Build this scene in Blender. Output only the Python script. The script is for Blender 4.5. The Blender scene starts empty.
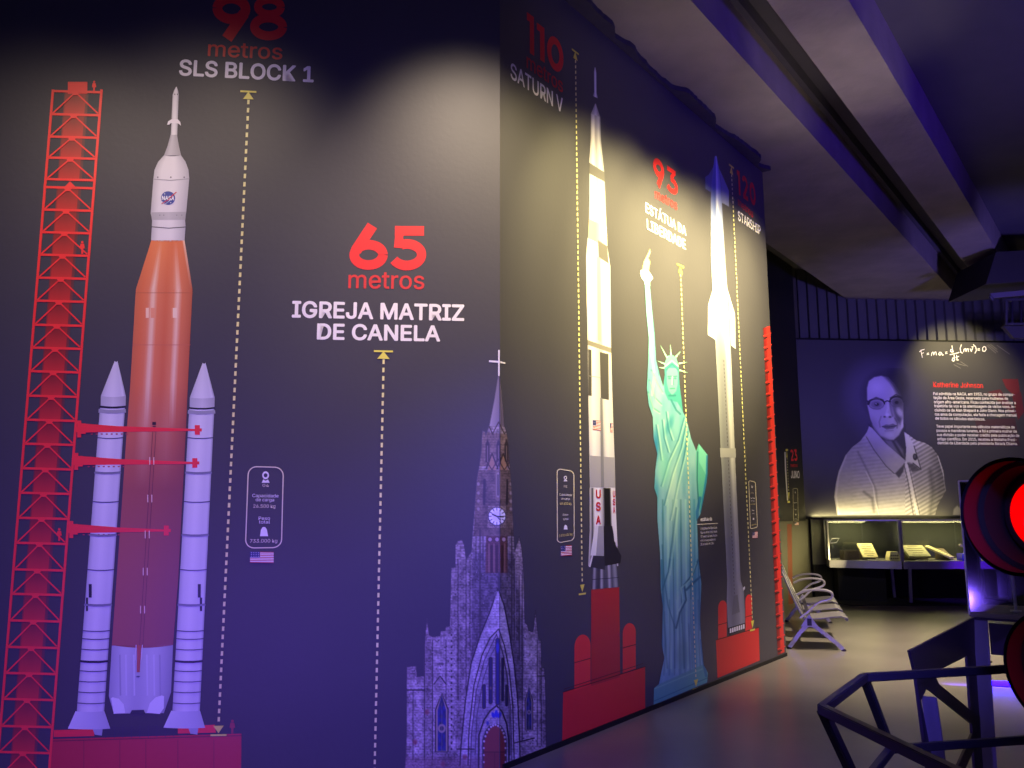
import bpy, bmesh, math, random
import numpy as np
from mathutils import Vector, Matrix
from mathutils.geometry import tessellate_polygon

# ------------------------------------------------------------------ camera, world, lights, exposure
scene = bpy.context.scene
COL = scene.collection
F, PITCH, ROLL, EYE = 845.4, math.radians(8.587), math.radians(-0.154), 1.6
cr, sr, cp, sp = math.cos(ROLL), math.sin(ROLL), math.cos(PITCH), math.sin(PITCH)
AA, AB = math.radians(85.13), math.radians(36.7)
dA = Vector((math.sin(AA), math.cos(AA), 0)); nA = Vector((math.cos(AA), -math.sin(AA), 0))     # wall with the first rocket, normal to the room
dB = Vector((math.sin(AB), math.cos(AB), 0)); nB = Vector((math.cos(AB), -math.sin(AB), 0))     # diagonal wall
UP = Vector((0, 0, 1))

cam_d = bpy.data.cameras.new('camera'); cam = bpy.data.objects.new('camera', cam_d); COL.objects.link(cam)
cam_d.sensor_width = 36; cam_d.lens = F / 1024 * 36; cam_d.clip_start = .05; cam_d.clip_end = 200
def ray(px, py):
    X = (px - 512) / F; Z = -(py - 384) / F
    xc = X * cr - Z * sr; zc = X * sr + Z * cr
    return Vector((xc, cp - zc * sp, sp + zc * cp))
fwd = ray(512, 384).normalized()
rgt = (ray(513, 384) - ray(512, 384)).normalized()
upv = rgt.cross(fwd)
M = Matrix((rgt, upv, -fwd)).transposed().to_4x4(); M.translation = (0, 0, EYE)
cam.matrix_world = M
scene.camera = cam

world = bpy.data.worlds.new('world'); scene.world = world; world.use_nodes = True
bg = world.node_tree.nodes['Background']; bg.inputs[0].default_value = (.10, .09, .30, 1); bg.inputs[1].default_value = .05
scene.view_settings.view_transform = 'Standard'; scene.view_settings.look = 'None'
scene.view_settings.exposure = 0; scene.view_settings.gamma = 1; scene.view_settings.use_curve_mapping = False

def spot(name, loc, target, power, color, angle=60, blend=1.0, size=.08):
    l = bpy.data.lights.new(name, 'SPOT'); l.energy = power; l.color = color
    l.spot_size = math.radians(angle); l.spot_blend = blend; l.shadow_soft_size = size
    o = bpy.data.objects.new(name, l); COL.objects.link(o); o.location = loc
    o.rotation_euler = (Vector(target) - Vector(loc)).to_track_quat('-Z', 'Y').to_euler(); return o
def area(name, loc, target, power, color, sx, sy):
    l = bpy.data.lights.new(name, 'AREA'); l.energy = power; l.color = color; l.shape = 'RECTANGLE'; l.size = sx; l.size_y = sy
    o = bpy.data.objects.new(name, l); COL.objects.link(o); o.location = loc
    o.rotation_euler = (Vector(target) - Vector(loc)).to_track_quat('-Z', 'Y').to_euler(); return o

WARM = (1, .83, .34); WARM2 = (1, .80, .56); BLUE = (.17, .08, 1); VIOLET = (.42, .30, 1)
P0 = Vector((-.08, 5.58, 0))                     # the corner where the two mural walls meet
def wallA(u, z, off=0): return P0 + dA * u + UP * z + nA * off
def wallB(u, z, off=0): return P0 + dB * u + UP * z + nB * off
# warm track spots washing the diagonal wall
for k, (u_, pw) in enumerate(((-.3, 230), (.5, 520), (1.2, 1050), (1.9, 1700), (2.6, 1900), (3.3, 1700), (4.0, 1300), (4.7, 1100))):
    spot('track_spot_diagonal', wallB(u_, 5.5, 2.0), wallB(u_ + .1, 3.42 + .07 * k), pw, WARM, 53, 1, .1)
# warm track spots washing the left wall
spot('track_spot_left', wallA(-.2, 5.5, 1.9), wallA(-.28, 3.55), 480, WARM2, 54, 1, .12)
spot('track_spot_left', wallA(-2.1, 5.5, 2.4), wallA(-2.1, 3.2), 250, WARM2, 60, 1, .2)
spot('track_spot_left', wallA(-3.3, 5.5, 2.2), wallA(-3.0, 3.0), 150, WARM2, 62, 1, .2)
# blue led washes from floor level and the ceiling, with added fills among them
spot('blue_wash_left', (-2.3, 0.2, .5), wallA(-1.5, .5), 760, (.19, .09, 1), 90, 1, .05)
spot('blue_wash_diagonal', (.9, 1.4, 2.6), wallB(1.1, .2), 760, (.17, .14, 1), 62, 1, .1)
spot('neutral_low_fill', (4.2, 4.6, 3.4), wallB(3.4, .4), 34, (1, .86, .84), 66, 1, .3)  # added fill in place of light spilling off the floor
spot('blue_ceiling_wash', (8.5, 4.0, 2.6), (4.6, 7.6, 6.3), 1000, (.09, .02, 1), 75, 1, .4)
area('soft_blue_room_fill', (1.0, -4.5, 4.5), (1.5, 6, 2.5), 100, (.40, .32, 1), 5, 3)  # added ambient fill, not a lamp of the room
spot('beam_bounce_fill', (4.4, 6.6, 2.5), (3.3, 7.7, 5.85), 190, (1, .80, .70), 42, 1, .2)  # added warm fills standing in for light bounced up onto the beams
spot('beam_bounce_fill', (3.2, 4.4, 2.5), (2.4, 5.6, 5.85), 150, (1, .80, .70), 34, 1, .2)
spot('beam_bounce_fill', wallB(1.2, 3.0, 1.0), wallB(1.6, 5.7, .35), 42, (1, .80, .72), 62, 1, .2)
# floor and far wall
spot('warm_floor_spot', (5.6, 9.4, 5.6), (4.6, 9.9, 0), 3300, WARM2, 68)
spot('warm_panel_spot', (8.7, 14.7, 5.7), (8.75, 16.15, 4.1), 560, WARM, 72)
spot('blue_portrait_spot', (6.6, 12.6, 4.5), (7.2, 16.1, 3.7), 430, (.18, .11, 1), 34)
spot('blue_back_fill', (8.0, 9.0, 3.0), (8.0, 16.1, 5.2), 900, (.24, .17, 1), 75, 1, .2)  # added blue ambient for the dark back wall
spot('blue_beam_wash', (3.4, 3.0, 2.5), (2.7, 6.0, 6.0), 90, (.15, .06, 1), 44, 1, .2)
spot('blue_case_fill', (8.2, 12.8, 2.0), (8.0, 14.9, .66), 420, (.13, .01, 1), 26, 1, .1)  # added spot that turns the right case base blue, no lamp of the case
spot('case_front_fill', (5.4, 12.6, 2.4), (6.1, 15.1, .66), 60, (.85, .80, 1), 30, 1, .1)  # added fill in place of floor bounce on the left case base
area('case_lamp_left', (6.25, 15.5, 1.39), (6.25, 15.6, .7), 18, WARM, .8, .3)
area('case_lamp_right', (7.9, 15.5, 1.39), (7.9, 15.6, .7), 32, WARM, 1.6, .3)
area('portrait_uplight', (7.0, 15.88, 1.50), (7.0, 16.2, 2.1), 14, WARM, 2.8, .05)
area('side_wall_lamp', (5.75, 14.8, .75), (5.0, 15.1, .95), 14, WARM, .3, .3)

# ------------------------------------------------------------------ helpers
def lin(c):
    if isinstance(c, str): c = tuple(int(c[i:i + 2], 16) / 255 for i in (0, 2, 4))
    return tuple(x / 12.92 if x <= .04045 else ((x + .055) / 1.055) ** 2.4 for x in c)
MATS = {}
def mat(name, color, rough=.5, metal=0., noise=0., nscale=8., bump=0., spec=.5, emit=None, estr=0., bscale=None):
    if name in MATS: return MATS[name]
    m = bpy.data.materials.new(name); m.use_nodes = True; nt = m.node_tree; b = nt.nodes['Principled BSDF']
    c = lin(color)
    b.inputs['Roughness'].default_value = rough; b.inputs['Metallic'].default_value = metal
    b.inputs['Specular IOR Level'].default_value = spec
    tc = nt.nodes.new('ShaderNodeTexCoord'); nz = nt.nodes.new('ShaderNodeTexNoise')
    nz.inputs['Scale'].default_value = nscale; nz.inputs['Detail'].default_value = 5
    nt.links.new(tc.outputs['Object'], nz.inputs['Vector'])
    mx = nt.nodes.new('ShaderNodeMix'); mx.data_type = 'RGBA'
    mx.inputs['A'].default_value = (*[x * (1 - noise) for x in c], 1); mx.inputs['B'].default_value = (*[min(1, x * (1 + noise)) for x in c], 1)
    nt.links.new(nz.outputs['Fac'], mx.inputs['Factor']); nt.links.new(mx.outputs['Result'], b.inputs['Base Color'])
    if bump:
        bp = nt.nodes.new('ShaderNodeBump'); bp.inputs['Strength'].default_value = bump; bp.inputs['Distance'].default_value = .02
        if bscale:
            n2 = nt.nodes.new('ShaderNodeTexNoise'); n2.inputs['Scale'].default_value = bscale; n2.inputs['Detail'].default_value = 4
            nt.links.new(tc.outputs['Object'], n2.inputs['Vector']); nt.links.new(n2.outputs['Fac'], bp.inputs['Height'])
        else: nt.links.new(nz.outputs['Fac'], bp.inputs['Height'])
        nt.links.new(bp.outputs['Normal'], b.inputs['Normal'])
    if emit: b.inputs['Emission Color'].default_value = (*lin(emit), 1); b.inputs['Emission Strength'].default_value = estr
    MATS[name] = m; return m
WALLC = (.262, .254, .295)         # srgb of the dark mural vinyl
def print_mat():
    m = bpy.data.materials.new('printed_vinyl'); m.use_nodes = True; nt = m.node_tree; b = nt.nodes['Principled BSDF']
    a = nt.nodes.new('ShaderNodeAttribute'); a.attribute_name = 'Col'
    nz = nt.nodes.new('ShaderNodeTexNoise'); nz.inputs['Scale'].default_value = 220; nz.inputs['Detail'].default_value = 2
    mp = nt.nodes.new('ShaderNodeMapRange'); mp.inputs['To Min'].default_value = .92; mp.inputs['To Max'].default_value = 1.08
    mx = nt.nodes.new('ShaderNodeVectorMath'); mx.operation = 'SCALE'
    nt.links.new(nz.outputs['Fac'], mp.inputs['Value']); nt.links.new(a.outputs['Color'], mx.inputs[0]); nt.links.new(mp.outputs['Result'], mx.inputs['Scale'])
    nt.links.new(mx.outputs['Vector'], b.inputs['Base Color']); b.inputs['Roughness'].default_value = .46
    b.inputs['Specular IOR Level'].default_value = .6
    return m
PRINT = print_mat()
def tag(o, label=None, cat=None, group=None, kind=None):
    if label: o['label'] = label
    if cat: o['category'] = cat
    if group: o['group'] = group
    if kind: o['kind'] = kind
    return o
def empty(name, loc, label, cat, group=None):
    o = bpy.data.objects.new(name, None); o.empty_display_size = .1; COL.objects.link(o); o.location = loc
    return tag(o, label, cat, group)
def rootloc(o):
    v = Vector((0, 0, 0))
    while o is not None: v += o.location; o = o.parent
    return v
def link(name, me, m, parent=None, origin=None):
    """me is in world coordinates; the object's origin is moved to its parent's (or the given) place"""
    org = rootloc(parent) if parent else Vector(origin or (0, 0, 0))
    me.transform(Matrix.Translation(-org))
    if not me.materials: me.materials.append(m)
    o = bpy.data.objects.new(name, me); COL.objects.link(o)
    if parent: o.parent = parent
    else: o.location = org
    return o

class Plane:
    def __init__(s, P, d, n): s.P, s.d, s.n = Vector(P), d, n
    def uv(s, x, y):
        r = ray(x, y); t = (s.P - Vector((0, 0, EYE))).dot(s.n) / r.dot(s.n); w = r * t + Vector((0, 0, EYE))
        return ((w - s.P).dot(s.d), w.z)
    def w(s, u, z, off=0): return s.P + s.d * u + UP * (z - s.P.z) + s.n * off
    def px(s, x, y, off=0): return s.w(*s.uv(x, y), off)
WA, WB = Plane(P0, dA, nA), Plane(P0, dB, nB)
WC = Plane((6.8, 16.1, 0), dA, nA)
WD = Plane((5.36, 15.8, 0), dB, nB)
WJ = Plane(Vector((5.36, 15.8, 0)) + nB * .021, dB, nB)      # face of the printed panel on the passage wall
L = .0006                                              # one layer of vinyl

class Art:
    """flat coloured pieces printed on a wall plane, joined into one mesh"""
    def __init__(s, pl): s.pl = pl; s.v = []; s.f = []; s.c = []; s.k = 0
    def grid(s, rows, cols):        # rows: list of lists of world points, cols: same of linear colours
        b = len(s.v); n = len(rows[0])
        for r, cc in zip(rows, cols): s.v += r; s.c += cc
        for i in range(len(rows) - 1):
            for j in range(n - 1):
                a = b + i * n + j; s.f.append((a, a + n, a + n + 1, a + 1))
    def lift(s):                     # later pieces of one print lie a hair above the earlier ones
        s.k += 1; return s.k * 4e-5
    def polyw(s, pts, color):
        b = len(s.v); s.v += pts; s.c += [color] * len(pts)
        n2 = [Vector(((p - s.pl.P).dot(s.pl.d), p.z, 0)) for p in pts]
        for t in tessellate_polygon([n2]): s.f.append(tuple(b + i for i in t))
    def poly(s, pts, color, off=1, up=True):
        h = off * L + (s.lift() if up else 0); s.polyw([s.pl.px(x, y, h) for x, y in pts], lin(color)); return s
    def rect(s, x0, y0, x1, y1, color, off=1): return s.poly([(x0, y0), (x1, y0), (x1, y1), (x0, y1)], color, off)
    def line(s, pts, w, color, off=1, closed=False):
        """stroke in pixels, straight ribbons"""
        pts = list(pts)
        if closed: pts.append(pts[0])
        for (x0, y0), (x1, y1) in zip(pts, pts[1:]):
            dx, dy = x1 - x0, y1 - y0; l = math.hypot(dx, dy) or 1; ex, ey = dx / l * w * .3, dy / l * w * .3; qx, qy = -dy / l * w / 2, dx / l * w / 2
            s.poly([(x0 - ex + qx, y0 - ey + qy), (x1 + ex + qx, y1 + ey + qy), (x1 + ex - qx, y1 + ey - qy), (x0 - ex - qx, y0 - ey - qy)], color, off)
        return s
    def dashes(s, p, q, n, w, color, off=4, duty=.55):
        for i in range(n):
            a = i / n; b = (i + duty) / n
            x0, y0 = p[0] + (q[0] - p[0]) * a, p[1] + (q[1] - p[1]) * a; x1, y1 = p[0] + (q[0] - p[0]) * b, p[1] + (q[1] - p[1]) * b
            s.poly([(x0 - w / 2, y0), (x0 + w / 2, y0), (x1 + w / 2, y1), (x1 - w / 2, y1)], color, off, False)
        return s
    def ell(s, cx, cy, rx, ry, color, off=1, n=28, a0=0, a1=360):
        return s.poly([(cx + rx * math.cos(math.radians(a0 + (a1 - a0) * i / n)), cy + ry * math.sin(math.radians(a0 + (a1 - a0) * i / n))) for i in range(n + (a1 - a0 < 360))], color, off)
    def shade(s, left, right, prof, off=1, n=14, sag=0):
        """left/right: lists of (x,y) edge points top to bottom; prof: list of (t, colour) across, or one list per row"""
        rows, cols = [], []; up = s.lift()
        m = len(left)
        for k, (a, b) in enumerate(zip(left, right)):
            pr = prof[k] if isinstance(prof[0], list) else prof
            r, cc = [], []
            for j in range(n + 1):
                t = j / n; sg = sag * (1 - (2 * t - 1) ** 2)
                r.append(s.pl.px(a[0] + (b[0] - a[0]) * t, a[1] + (b[1] - a[1]) * t + sg, off * L + up))
                for (t0, c0), (t1, c1) in zip(pr, pr[1:]):
                    if t <= t1 + 1e-6:
                        f = (t - t0) / max(1e-6, t1 - t0); c0 = lin(c0); c1 = lin(c1)
                        cc.append(tuple(x + (y - x) * f for x, y in zip(c0, c1))); break
            rows.append(r); cols.append(cc)
        s.grid(rows, cols); return s
    def build(s, name, parent, label=None):
        me = bpy.data.meshes.new(name); me.from_pydata([tuple(v) for v in s.v], [], s.f)
        at = me.color_attributes.new('Col', 'FLOAT_COLOR', 'POINT')
        at.data.foreach_set('color', np.array([(*c, 1) for c in s.c], dtype=np.float32).ravel())
        o = link(name, me, PRINT, parent)
        if label: o['label'] = label
        return o

# text -------------------------------------------------------------
import os
try:    # the sans serif face bundled with Blender itself
    FONT = bpy.data.fonts.load(os.path.join(bpy.utils.system_resource('DATAFILES'), 'fonts', 'Inter.woff2'))
except Exception: FONT = None
def text_shapes(body, bold=0., space=1.0):
    cu = bpy.data.curves.new('tmp', 'FONT'); cu.body = body; cu.space_character = space; cu.resolution_u = 3
    if FONT: cu.font = FONT
    o = bpy.data.objects.new('tmp', cu); COL.objects.link(o)
    dg = bpy.context.evaluated_depsgraph_get(); me = bpy.data.meshes.new_from_object(o.evaluated_get(dg))
    v = [(p.co.x, p.co.y) for p in me.vertices]; f = [tuple(p.vertices) for p in me.polygons]
    bpy.data.objects.remove(o); bpy.data.curves.remove(cu); bpy.data.meshes.remove(me)
    return v, f
CAPS = {}
def put_text(art, body, bl, br, top, color, bold=0., off=3, capref='H', space=1.0):
    """baseline from pixel bl to br; top = pixel y of the cap height at bl"""
    v, f = text_shapes(body, 0, space)
    if not v: return
    if capref not in CAPS: CAPS[capref] = max(q[1] for q in text_shapes(capref)[0])
    capref = CAPS[capref]
    x0 = min(a for a, _ in v); x1 = max(a for a, _ in v)
    pl = art.pl; ul, zl = pl.uv(*bl); ur, zr = pl.uv(*br); _, zt = pl.uv(bl[0], top)
    c = lin(color); art.k = 0
    dirs = [(0, 0)] + ([(bold * math.cos(k * math.pi / 4), bold * math.sin(k * math.pi / 4)) for k in range(8)] if bold > .007 else [])
    for dx, dh in dirs:              # heavier weights: the same outline laid down again, shifted by the stroke
        b = len(art.v); art.k += 1; up = off * L + art.lift()
        for a, h in v:
            t = (a + dx - x0) / (x1 - x0)
            art.v.append(pl.w(ul + (ur - ul) * t, zl + (zr - zl) * t + (zt - zl) * (h + dh) / capref, up)); art.c.append(c)
        for q in f: art.f.append(tuple(b + i for i in q))
def ribbon(pts, w):
    out = []; n = len(pts)
    for i, (x, y) in enumerate(pts):
        a = pts[max(0, i - 1)]; b = pts[min(n - 1, i + 1)]
        dx, dy = b[0] - a[0], b[1] - a[1]; l = math.hypot(dx, dy) or 1; out.append((-dy / l * w / 2, dx / l * w / 2))
    return [((x + q[0], y + q[1]), (x - q[0], y - q[1])) for (x, y), q in zip(pts, out)]
def arc(cx, cy, rx, ry, a0, a1, n=28): return [(cx + rx * math.cos(math.radians(a0 + (a1 - a0) * i / n)), cy + ry * math.sin(math.radians(a0 + (a1 - a0) * i / n))) for i in range(n + 1)]
WT = .22
DIG = {'0': [(arc(.43, .5, .32, .39, 0, 360, 40), WT)],
       '8': [(arc(.43, .30, .32, .20, 0, 360, 36), .2), (arc(.43, .745, .26, .165, 0, 360, 36), .18)],
       '6': [(arc(.43, .33, .32, .23, 0, 360, 40), WT), ([(.14, .42), (.30, .68), (.50, 1.0)], .25)],
       '5': [(arc(.40, .345, .35, .245, -152, 112, 30), WT), ([(.10, .89), (.80, .89)], WT), ([(.22, .96), (.185, .50)], .2)],
       '1': [([(.30, 0), (.30, 1.0)], .24), ([(.02, .90), (.38, .90)], .2)],
       '3': [(arc(.38, .33, .34, .225, -150, 100, 30), .2), ([(.08, .905), (.68, .905)], .19), ([(.62, .93), (.36, .60)], .17)],
       '2': [(arc(.42, .67, .30, .23, 165, -25, 26), .2), ([(.66, .55), (.20, .12)], .21), ([(.10, .095), (.80, .095)], .19)]}
DIG['9'] = [([(.86 - x, 1 - y) for x, y in p], w) for p, w in DIG['6']]
def digit(art, ch, bl, br, top, color, off=3):
    pl = art.pl; ul, zl = pl.uv(*bl); ur, zr = pl.uv(*br); _, zt = pl.uv(bl[0], top); c = lin(color); W = .42 if ch == '1' else .86
    for pts, w in DIG[ch]:
        rows = []; up = art.lift() + off * L
        for pr in ribbon(pts, w):
            rows.append([pl.w(ul + (ur - ul) * a / W, zl + (zr - zl) * a / W + (zt - zl) * h, up) for a, h in pr])
        art.grid(rows, [[c, c]] * len(rows))

# ------------------------------------------------------------------ setting
class MB:
    def __init__(s): s.bm = bmesh.new()
    def box(s, c, size, rot=None, bev=0):
        r = bmesh.ops.create_cube(s.bm, size=1); vs = r['verts']
        bmesh.ops.scale(s.bm, vec=size, verts=vs)
        if bev:
            es = list({e for v in vs for e in v.link_edges}); r2 = bmesh.ops.bevel(s.bm, geom=es, offset=bev, segments=2, affect='EDGES'); vs = list({v for f in r2['faces'] for v in f.verts} | {v for v in vs if v.is_valid})
        if rot is not None: bmesh.ops.rotate(s.bm, cent=(0, 0, 0), matrix=rot, verts=vs)
        bmesh.ops.translate(s.bm, vec=Vector(c), verts=vs); return s
    def bar(s, a, b, w, h=None, side=None, bev=0.002):
        """square tube from a to b"""
        a, b = Vector(a), Vector(b); h = h or w; d = (b - a); l = d.length; z = d.normalized()
        x = (side or (UP if abs(z.z) < .95 else Vector((1, 0, 0)))); x = (x - z * x.dot(z)).normalized(); y = z.cross(x)
        R = Matrix((x, y, z)).transposed()
        return s.box((a + b) / 2, (h, w, l), R, bev)
    def tube(s, pts, r, n=8, closed=False):
        pts = [Vector(p) for p in pts]; m = len(pts); rings = []; ref = None
        for i, p in enumerate(pts):
            if closed: t = (pts[(i + 1) % m] - pts[i - 1]).normalized()
            else: t = (pts[min(m - 1, i + 1)] - pts[max(0, i - 1)]).normalized()
            if ref is None: ref = t.orthogonal().normalized()
            ref = (ref - t * ref.dot(t)).normalized(); q = t.cross(ref)
            rings.append([s.bm.verts.new(p + (ref * math.cos(2 * math.pi * k / n) + q * math.sin(2 * math.pi * k / n)) * r) for k in range(n)])
        for i in range(m if closed else m - 1):
            A, B = rings[i], rings[(i + 1) % m]
            for k in range(n): s.bm.faces.new((A[k], A[(k + 1) % n], B[(k + 1) % n], B[k]))
        if not closed: s.bm.faces.new(rings[0][::-1]); s.bm.faces.new(rings[-1])
        return s
    def prism(s, pts, vec):
        """polygon of world points extruded by vec"""
        vec = Vector(vec); a = [s.bm.verts.new(Vector(p)) for p in pts]; b = [s.bm.verts.new(Vector(p) + vec) for p in pts]; n = len(pts)
        o = Vector(pts[0]); e1 = (Vector(pts[1]) - o).normalized(); nn = vec.normalized(); e2 = nn.cross(e1)
        tri = tessellate_polygon([[Vector(((Vector(p) - o).dot(e1), (Vector(p) - o).dot(e2), 0)) for p in pts]])
        for t in tri: s.bm.faces.new([a[i] for i in t]); s.bm.faces.new([b[i] for i in reversed(t)])
        for i in range(n): s.bm.faces.new((a[i], a[(i + 1) % n], b[(i + 1) % n], b[i]))
        return s
    def lathe(s, base, axis, prof, n=40, caps=True):
        """prof: list of (distance along axis, radius)"""
        base = Vector(base); z = Vector(axis).normalized(); x = z.orthogonal().normalized(); y = z.cross(x); rings = []
        for d, r in prof: rings.append([s.bm.verts.new(base + z * d + (x * math.cos(2 * math.pi * k / n) + y * math.sin(2 * math.pi * k / n)) * max(r, 1e-4)) for k in range(n)])
        for A, B in zip(rings, rings[1:]):
            for k in range(n): s.bm.faces.new((A[k], A[(k + 1) % n], B[(k + 1) % n], B[k]))
        if caps: s.bm.faces.new(rings[0][::-1]); s.bm.faces.new(rings[-1])
        return s
    def build(s, name, m, parent=None, origin=None, smooth=False):
        bmesh.ops.recalc_face_normals(s.bm, faces=s.bm.faces)
        me = bpy.data.meshes.new(name); s.bm.to_mesh(me); s.bm.free()
        if smooth: me.shade_smooth()
        if smooth: 
            try: me.set_sharp_from_angle(angle=math.radians(40))
            except Exception: pass
        return link(name, me, m, parent, origin)
def struct(name, mb, m, label=None):
    o = mb.build(name, m); o['kind'] = 'structure'
    if label: o['label'] = label
    return o

M_wall = mat('mural_vinyl_gloss', WALLC, .46, 0, .06, 3, .04, .95, bscale=30); M_wallm = mat('mural_vinyl_satin', WALLC, .5, 0, .06, 3, .04, .4, bscale=30)
M_black = mat('matt_black_paint', (.10, .10, .11), .7, 0, .15, 4)
M_floor = mat('polished_concrete_floor', (.44, .42, .40), .3, 0, .28, 1.3, .08, .5, bscale=3)
M_conc = mat('raw_concrete', (.50, .47, .46), .85, 0, .3, 2.2, .5, .3, bscale=9)
M_slab = mat('painted_ceiling_slab', (.30, .29, .33), .9, 0, .15, 3, .2)
M_rib = mat('dark_ribbed_cladding', (.32, .32, .34), .6, .1, .1, 6)
TOP = 5.67
BL = WB.uv(786.5, 660)[0]                               # length of the diagonal wall
struct('floor', MB().box((4, 8, -.1), (26, 30, .2)), M_floor)
struct('wall_left', MB().prism([wallA(-6, 0), wallA(0, 0), wallA(0, TOP), wallA(-6, TOP)], -nA * .14), M_wallm)
struct('wall_diagonal', MB().prism([wallB(0, 0), wallB(BL, 0), wallB(BL, TOP), wallB(0, TOP)], -nB * .14), M_wall)
struct('baseboard_diagonal', MB().prism([wallB(0.02, 0), wallB(BL, 0), wallB(BL, .035), wallB(0.02, .035)], nB * .012), mat('baseboard_black', (.05, .05, .055), .6))
# side passage wall behind the bench: printed panel above, painted wall below
def wd(u, z, off=0): return WD.w(u, z, off)
struct('wall_passage', MB().prism([wd(-9, 0), wd(.35, 0), wd(.35, 6.3), wd(-9, 6.3)], -nB * .15), mat('passage_wall_paint', (.36, .35, .32), .6, 0, .1, 4))
# back wall, ribbed metal sheet
mb = MB()
u = -1.6; prof = []
while u < 9: prof += [(u, 0), (u + .125, 0), (u + .14, -.05), (u + .185, -.05)]; u += .2
vs = [(mb.bm.verts.new(WC.w(a, 0, b - .08)), mb.bm.verts.new(WC.w(a, 6.4, b - .08))) for a, b in prof]
for p, q in zip(vs, vs[1:]): mb.bm.faces.new((p[0], q[0], q[1], p[1]))
struct('wall_back', mb, M_rib)
struct('wall_right', MB().box((13.5, 7, 3.2), (.2, 24, 6.4)), M_black)
struct('wall_rear', MB().box((4, -5.5, 3.2), (22, .2, 6.4)), M_black)
# ceiling slab and beams parallel to the diagonal wall
def cb(s, u, z): return nB * s + dB * u + UP * z
def beam(name, s0, s1, z0, z1, m, taper=.0, u0=-8, u1=19.2):
    mb = MB(); mb.prism([cb(s0, u0, z0), cb(s1, u0, z0), cb(s1 + taper, u0, z1), cb(s0 - taper, u0, z1)], dB * (u1 - u0)); return struct(name, mb, m)
struct('ceiling', MB().box((4, 8, 6.4), (26, 30, .2)), M_slab)
beam('trim_1', -4.4, -2.62, 5.72, 6.3, M_conc)
beam('trim_2', -2.19, -1.64, 5.85, 6.3, M_conc, .02)
beam('trim_3', 1.1, 1.7, 5.85, 6.3, M_conc, .02)
beam('trim_4', -2.62, -2.56, 6.16, 6.3, M_slab)
# ragged dark sealing foam where the diagonal wall meets the first beam
random.seed(4); mb = MB(); n = 120; kn = [random.uniform(.02, .15) for _ in range(40)]
base = [wallB(-.3 + (BL + .3) * i / n, TOP + .001, -.02) for i in range(n + 1)]
edge = []
for i in range(n + 1):
    t = i / n * 26; k = int(t); f = t - k; f = f * f * (3 - 2 * f)
    edge.append(wallB(-.3 + (BL + .3) * i / n, TOP + .001, kn[k] * (1 - f) + kn[k + 1] * f + random.uniform(-.006, .006)))
mb.prism(base + edge[::-1], UP * .05)
struct('trim_5', mb, mat('dark_foam', (.20, .18, .26), .9, 0, .3, 12, .4), 'ragged dark foam strip along the top of the diagonal wall')

# ------------------------------------------------------------------ printed height titles
RED = (.90, .14, .16); REDM = (.82, .18, .19); WHT = (.93, .91, .95); YEL = (.90, .86, .36)
def title(pl, label, digs, met, names, nm='height_title'):
    """digs: (char, bl, br, top); met / names: (text, bl, br, top, bold)"""
    r = empty(nm, pl.px(*digs[0][1], L), label, 'lettering', 'height titles printed beside each figure')
    a = Art(pl)
    for d in digs: digit(a, *d, RED)
    a.build('number_lettering', r, 'large red number')
    a = Art(pl); put_text(a, met[0], met[1], met[2], met[3], REDM, .008, capref='t'); a.build('unit_lettering', r, 'thin red word')
    a = Art(pl)
    for t in names: put_text(a, t[0], t[1], t[2], t[3], WHT, .022 if pl is WA else .012)
    a.build('name_lettering', r, 'bold white capitals')
title(WA, 'red 98 metros over white SLS BLOCK 1 at top of left wall', [('9', (211, 38), (249, 40), -7), ('8', (249, 40), (287, 41), -5)],
      ('metros', (208, 56), (282, 59.5), 42), [('SLS BLOCK 1', (179.5, 75), (313, 82), 60)])
title(WA, 'red 65 metros over white IGREJA MATRIZ DE CANELA above the church', [('6', (349, 269.5), (387.5, 269.5), 225.5), ('5', (390, 270), (426, 270), 226)],
      ('metros', (348.5, 288), (424, 289), 272), [('IGREJA MATRIZ', (292.5, 317), (463.5, 320.5), 301.5), ('DE CANELA', (317.5, 339), (439.5, 341), 324)])
title(WB, 'red 110 metros over white SATURN V at corner of diagonal wall', [('1', (526.5, 51), (534, 56), 12), ('1', (536.5, 57.5), (544.5, 63), 22.5), ('0', (547, 66), (563.5, 76), 32)],
      ('metros', (526.5, 67.5), (562.6, 93), 54), [('SATURN V', (510.5, 78), (562.5, 113), 62.5)])
title(WB, 'red 93 metros over white ESTÁTUA DA LIBERDADE above the robed statue', [('9', (653.5, 183), (664.5, 190), 156), ('3', (666.5, 190), (678.5, 198), 165)],
      ('metros', (655, 198), (677, 210), 189.5), [('ESTÁTUA DA', (645.5, 212), (686, 235.7), 202.5), ('LIBERDADE', (647, 229), (685.5, 249.5), 219)])
title(WB, 'red 120 metros over white STARSHIP near far end of diagonal wall', [('1', (737.5, 194), (740.5, 196), 170.5), ('2', (742.5, 197.5), (748.5, 202), 174.5), ('0', (750, 203), (756, 207.5), 181)],
      ('metros', (738, 205), (753, 218), 198), [('STARSHIP', (738, 220), (760.5, 235), 211)])
title(WJ, 'small red 23 metros over white JUNO on the passage wall', [('2', (790.6, 461), (793.8, 461), 449.5), ('3', (794.2, 461), (797.6, 461), 449.5)],
      ('metros', (790.6, 467), (797.5, 467), 463.5), [('JUNO', (791, 478), (799.5, 478), 471)])

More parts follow.
